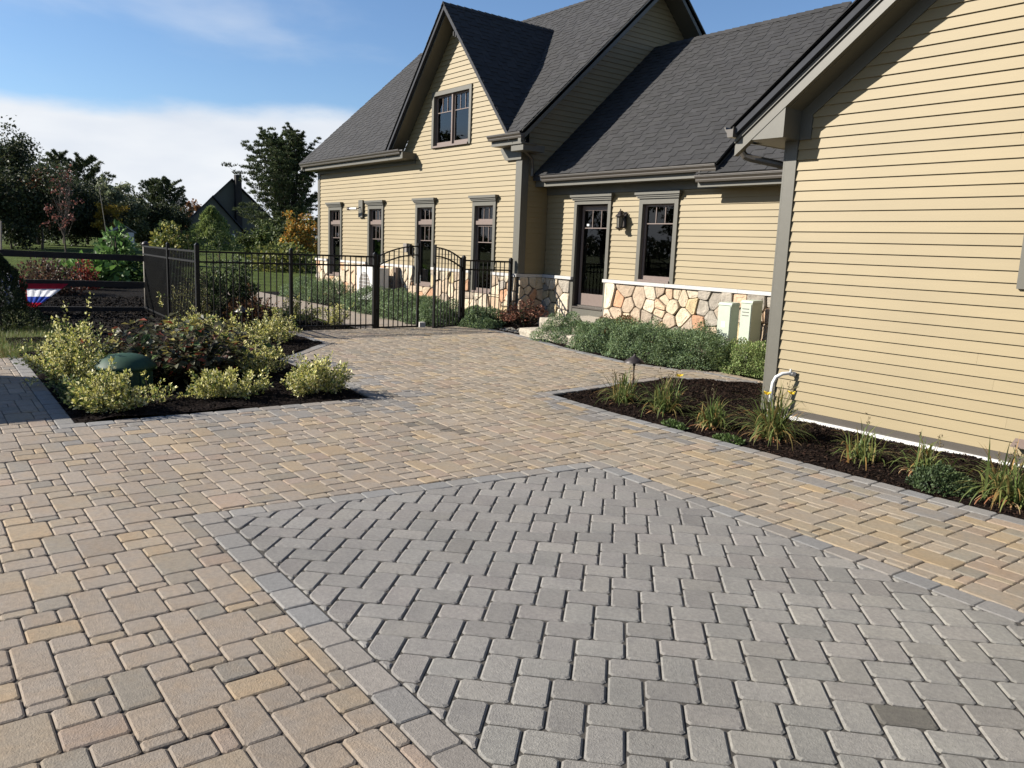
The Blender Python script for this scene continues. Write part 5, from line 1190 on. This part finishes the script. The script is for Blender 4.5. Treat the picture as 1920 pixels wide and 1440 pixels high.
# ------------------- trees
G2='dark trees on the left'
def tree(label,c,h,cr,cz,n,ls,cols,seed,name='broadleaf_tree',bare=False,nl=9,tr=None,group=None,dens=1.0,flat=.8):
    if group==G2: n=int(n*2.0); ls=ls*.68
    r=np.random.default_rng(seed); t=thing(name,label,'tree',c,group); tr=tr or h*.018; lines=[]; c=np.array(c,float); mb=MB()
    top=c+np.array([r.normal()*.03*h,r.normal()*.03*h,h*.86]); k=6; tk=[c+(top-c)*i/k+np.r_[r.normal(size=2)*.012*h,0]*(i>0) for i in range(k+1)]; mb.tube(tk,[tr*(1-.8*i/k) for i in range(k+1)],8); mb.build('trunk',M_BARK,t)
    tips=[]
    for i in range(nl*2):
        f=r.uniform(cz,.95); p=tk[0]+(top-c)*f; a=i*2.4+r.normal()*.3; ln=cr*(1.15-abs(f-.55))*r.uniform(.7,1.1)*(2.4 if name=='sapling' else 1); d=np.array([math.cos(a),math.sin(a),r.uniform(.2,.9)+(2.4 if name=='sapling' else 0)]); pts=bezier(p,d,ln,.35,5,r,.12); lines.append((pts,tr*.35))
        for q in range(4):
            j=r.integers(2,6); pts2=bezier(pts[j],unit(r.normal(size=3)+np.array([0,0,.6])),ln*.45,.2,3,r,.15); lines.append((pts2,tr*.14)); tips+=pts2[1:]
        tips+=pts[3:]
    mb=MB()
    for p,r0 in lines: kk=len(p); mb.tube(p,[r0*(1-.75*i/(kk-1)) for i in range(kk)],4,False)
    mb.build('limbs',M_BARK,t)
    tips=np.array(tips)
    if n:
        # crown clumps
        cl=tips[r.integers(0,len(tips),max(30,n//70))]+r.normal(size=(max(30,n//70),3))*cr*.10; shade=r.uniform(.7,1.25,len(cl)); id_=r.integers(0,len(cl),n)
        P=cl[id_]+r.normal(size=(n,3))*np.array([1,1,flat])*cr*.11; D=unit(r.normal(size=(n,3))+np.array([0,0,-.1])); L=ls*r.uniform(.6,1.3,n); foliage('crown',t,M_LEAF,P,D,L,L*.7,cols,seed,.25,clump=shade[id_])
    return t
def pine(label,c,h,cr,n,seed,cols,cz=.2,name='pine_tree',tr=None,group='pines beyond the garden',ls=.5,twin=False,skew=0,up=.75,dn=1.0):
    r=np.random.default_rng(seed); t=thing(name,label,'tree',c,group); tr=tr or h*.016; c=np.array(c,float); P=[];D=[];cl=[]
    mb=MB(); lm=MB(); tops=[c+np.array([0,0,h])] if not twin else [c+np.array([.6,1.0,h]),c+np.array([-.5,-1.2,h*.96])]
    for tp in tops: mb.tube([c,(c+tp)/2+np.r_[(tp-c)[:2]*.15,0],tp],[tr,tr*.6,tr*.12],8)
    mb.build('trunk',M_BARK,t)
    nb=n
    for i in range(nb):
        f=cz+(1-cz)*(i+r.uniform(0,1))/nb; tp=tops[i%len(tops)]; p=c+(tp-c)*f; a=r.uniform(0,6.28)
        prof=math.sin(min(1,(1-f)/(1-cz)*1.15+.10)*math.pi*.62)**.8; ln=cr*prof*r.uniform(.65,1.12)*(1+skew*math.cos(a-3.7)); d=np.array([math.cos(a),math.sin(a),.12+.55*f+(.30 if twin else 0)]); pts=bezier(p,d,ln,.28,6,r,.06)
        lm.tube(pts,[tr*.22*(1-.8*k/6) for k in range(7)],4,False); sh=r.uniform(.7,1.3)
        for j in range(1,7):
            for q in range(int((6+2*ln)*dn)):
                o=r.normal(size=3)*np.array([.12,.12,.036 if twin else .022])*ln*.55*(1.25-.1*j)+np.array([0,0,.02*ln]); base=pts[j]+o; m=7
                P.append(np.repeat(base[None],m,0)); D.append(unit(r.normal(size=(m,3))*.6+np.array([0,0,up])+d*.6)); cl.append(np.full(m,sh*r.uniform(.8,1.2)))
    lm.build('limbs',M_BARK,t); P=np.concatenate(P);D=np.concatenate(D);cl=np.concatenate(cl); n_=len(P); L=ls*r.uniform(.6,1.2,n_); foliage('needles',t,M_NEED,P,D,L,L*.22,cols,seed,.3,clump=cl*1.15); return t
PN=[(.065,.085,.038),(.095,.115,.048),(.125,.140,.058),(.042,.058,.030)]
DKG=[(.030,.040,.020),(.046,.058,.026),(.070,.080,.034)]
def at(px_ratio,X,z=.05): return (X,-X*px_ratio,z)
# the large white pine by the house, and the others
pine('large white pine towering beside the left corner of the house',at(.402,-86),12.4,5.6,150,200,PN,.05,ls=.30,twin=True,tr=.26,skew=.22,dn=1.35)
pine('left of two tall pines rising above the red tree',at(.149,-128),11.8,3.3,46,201,PN,.30,ls=.42,up=.35)
pine('right of two tall pines, with flat layered branches',at(.172,-126),11.2,4.2,46,202,PN,.22,ls=.42,up=.35)
pine('round topped pine of the pair before the grey house',at(.243,-150),10.6,3.1,44,203,PN,.35,ls=.42,up=.35)
pine('pine with drooping side branches right next to the grey house',at(.260,-148),10.8,3.6,44,204,PN,.30,ls=.42,up=.35)
G2='dark trees on the left'
tree('tallest dark tree at the left edge of the picture',at(.083,-92),9.6,4.4,.15,9000,.42,DKG,210,'dark_tree',group=G2)
tree('dark tree behind the sapling at the left',at(.104,-98),9.0,4.0,.12,9000,.42,DKG,211,'dark_tree',group=G2)
tree('dark low tree in front of the dark wood at the left edge',at(.100,-84),5.4,4.4,.1,8000,.40,DKG,212,'dark_tree',group=G2)
tree('dark tree left of the red one, lower crown',at(.125,-110),7.4,4.0,.1,8000,.42,DKG,213,'dark_tree',group=G2)
tree('red orange autumn tree among the dark trees',at(.128,-86),7.0,2.2,.30,3600,.30,[(.24,.07,.03),(.32,.12,.05),(.15,.06,.03),(.06,.05,.025)],214,'autumn_tree')
tree('dark tree below the two tall pines',at(.160,-112),5.6,4.0,.08,8000,.42,DKG,215,'dark_tree',group=G2)
tree('dark tree right below the layered pine',at(.186,-115),5.2,3.4,.08,7000,.42,DKG,216,'dark_tree',group=G2)
tree('thin crowned grey green tree right of the layered pine',at(.203,-118),8.2,2.8,.10,5200,.32,[(.22,.24,.13),(.16,.19,.10),(.27,.28,.17)],217,'grey_green_tree')
tree('olive green rounded tree beside the grey green one',at(.216,-122),7.0,2.8,.15,5200,.36,[(.11,.13,.05),(.15,.16,.06),(.08,.09,.04)],218,'olive_tree')
tree('dark tree filling the gap before the pine pair',at(.235,-128),5.8,3.3,.08,7000,.42,DKG,219,'dark_tree',group=G2)
tree('low dark tree under the pine pair',at(.262,-140),4.8,3.2,.08,6000,.42,DKG,220,'dark_tree',group=G2)
tree('small yellow autumn tree above the little shed',at(.197,-108),4.9,1.7,.2,1500,.30,[(.36,.24,.03),(.28,.20,.04)],221,'yellow_tree')
tree('small distant orange tree left of the grey house',at(.281,-190),9.5,2.8,.2,1600,.5,[(.24,.11,.05),(.30,.16,.07)],222,'orange_tree')
tree('orange and green autumn shrub at the left corner of the house',at(.418,-58),3.4,1.7,.08,5200,.20,[(.42,.19,.03),(.34,.24,.04),(.13,.15,.04),(.48,.26,.05)],223,'autumn_shrub')
tree('green shrub under the white pine',at(.405,-66),1.9,1.8,.05,4200,.24,[(.06,.08,.03),(.09,.11,.04)],224,'green_shrub')
tree('low green shrubbery under the left side of the white pine',at(.365,-72),1.9,2.2,.05,4200,.26,[(.08,.11,.03),(.12,.14,.04),(.05,.07,.025)],225,'green_shrub')
tree('bare branched sapling with a few maroon leaves on the lawn',(-39.0,5.75,.05),3.9,.62,.30,330,.10,[(.16,.06,.05),(.22,.09,.07)],226,'sapling',tr=.045,nl=8,flat=1.2)
# trees beyond the left edge of the picture, reflected in the dormer panes
for i,(x,y,h) in enumerate(((-95,-14,15),(-90,-34,17),(-80,-52,15),(-66,-68,16),(-100,-26,18),(-84,-44,17),(-72,-60,18))):
    tree(('nearest the grey dark wood','second along the road','third along the road','farthest south along the road','tall, set behind the first two','tall, in the middle of the row','tallest, toward the south end')[i]+', dark roadside tree outside the frame',(x,y,.05),h,4.6,.12,3600,.6,DKG,240+i,'roadside_tree',group='roadside trees left of the frame')
# far wood along the horizon
def wood(name,seed,n,a0,a1,R0,h):
    r=np.random.default_rng(seed); a=r.uniform(a0,a1,n); hh=h*(.65+.2*np.sin(a*37)+.15*np.sin(a*91+1)); R=R0*r.uniform(.92,1.08,n); P=np.c_[-np.cos(a)*R,np.sin(a)*R,r.uniform(0,1,n)**.8*hh]; D=unit(r.normal(size=(n,3))); L=r.uniform(1.0,2.2,n); V=leaf_quads(P,D,unit(r.normal(size=(n,3))),L,L*.8)
    c=np.array([(.03,.04,.02),(.05,.055,.025),(.12,.07,.03),(.04,.05,.03)])[r.choice(4,n,p=[.4,.3,.08,.22])]*r.uniform(.7,1.2,(n,1)); tag(npmesh(name,M_LEAF,V,tris(n),np.repeat(c,4,0)),kind='stuff')
wood('distant_wood',260,26000,-.9,1.3,330,11)
# ------------------- far house and shed
FH=thing('grey_house','distant dark grey gabled house with a brick chimney behind the small conical tree','house',(-140,45,0))
def P3(px,X,z): return (X,-X*px,z)
bx,by=-140,0
mb=MB()
def wallpoly(x,pts): return [(x,y,z) for y,z in pts]
mb=MB(); mb.prism([(bx,39.3,0),(bx,47.9,0),(bx,47.9,3.2),(bx,43.1,8.3),(bx,39.3,4.3)],(-8,2.7,0)); mb.build('wall',M_FWALL,FH)
mb=MB(); mb.prism([(bx+.4,38.8,3.95),(bx+.4,43.1,8.45),(bx-8,45.9,8.45),(bx-8,41.6,3.95)],(0,0,.25)); mb.prism([(bx+.4,43.1,8.45),(bx+.4,48.5,2.75),(bx-8,51.3,2.75),(bx-8,45.9,8.45)],(0,0,.25)); mb.build('roof',M_FROOF,FH)
mb=MB(); mb.prism([(bx-3,39.8,0),(bx-3,56.5,0),(bx-3,56.5,3.4),(bx-3,47.3,11.5),(bx-3,39.8,4.3)],(-12,4.0,0)); mb.build('wall',M_FWALL,FH)
mb=MB(); mb.prism([(bx-2.6,39.4,4.0),(bx-2.6,47.3,11.65),(bx-15.4,51.6,11.65),(bx-15.4,43.7,4.0)],(0,0,.25)); mb.prism([(bx-2.6,47.3,11.65),(bx-2.6,57,2.9),(bx-15.4,61.3,2.9),(bx-15.4,51.6,11.65)],(0,0,.25)); mb.build('roof',M_FROOF,FH)
mb=MB(); mb.box(bx-2.9,bx-1.9,47.7,48.7,0,12.5); mb.build('chimney',M_RAIL,FH)
mb=MB(); mb.box(bx+.02,bx+.1,46.2,46.7,.9,2.4); mb.build('window',M_WHT,FH)
SH=thing('small_shed','tiny distant grey shed with a white corner at the edge of the dark trees','shed',(-112,21.7,0)); x,y=-106,20.9
mb=MB(); mb.prism([(x,y,.05),(x,y+2.4,.05),(x,y+2.4,2.0),(x,y+1.2,2.7),(x,y,2.0)],(-3,0,0)); mb.build('wall',M_FWALL,SH); mb=MB(); mb.box(x+.01,x+.06,y+1.7,y+2.38,.1,1.95); mb.build('door',M_WHT,SH)
mb=MB(); mb.prism([(x+.15,y-.2,1.9),(x+.15,y+1.2,2.75),(x-3.1,y+1.2,2.75),(x-3.1,y-.2,1.9)],(0,0,.08)); mb.prism([(x+.15,y+1.2,2.75),(x+.15,y+2.6,1.9),(x-3.1,y+2.6,1.9),(x-3.1,y+1.2,2.75)],(0,0,.08)); mb.build('roof',M_CAPS,SH)
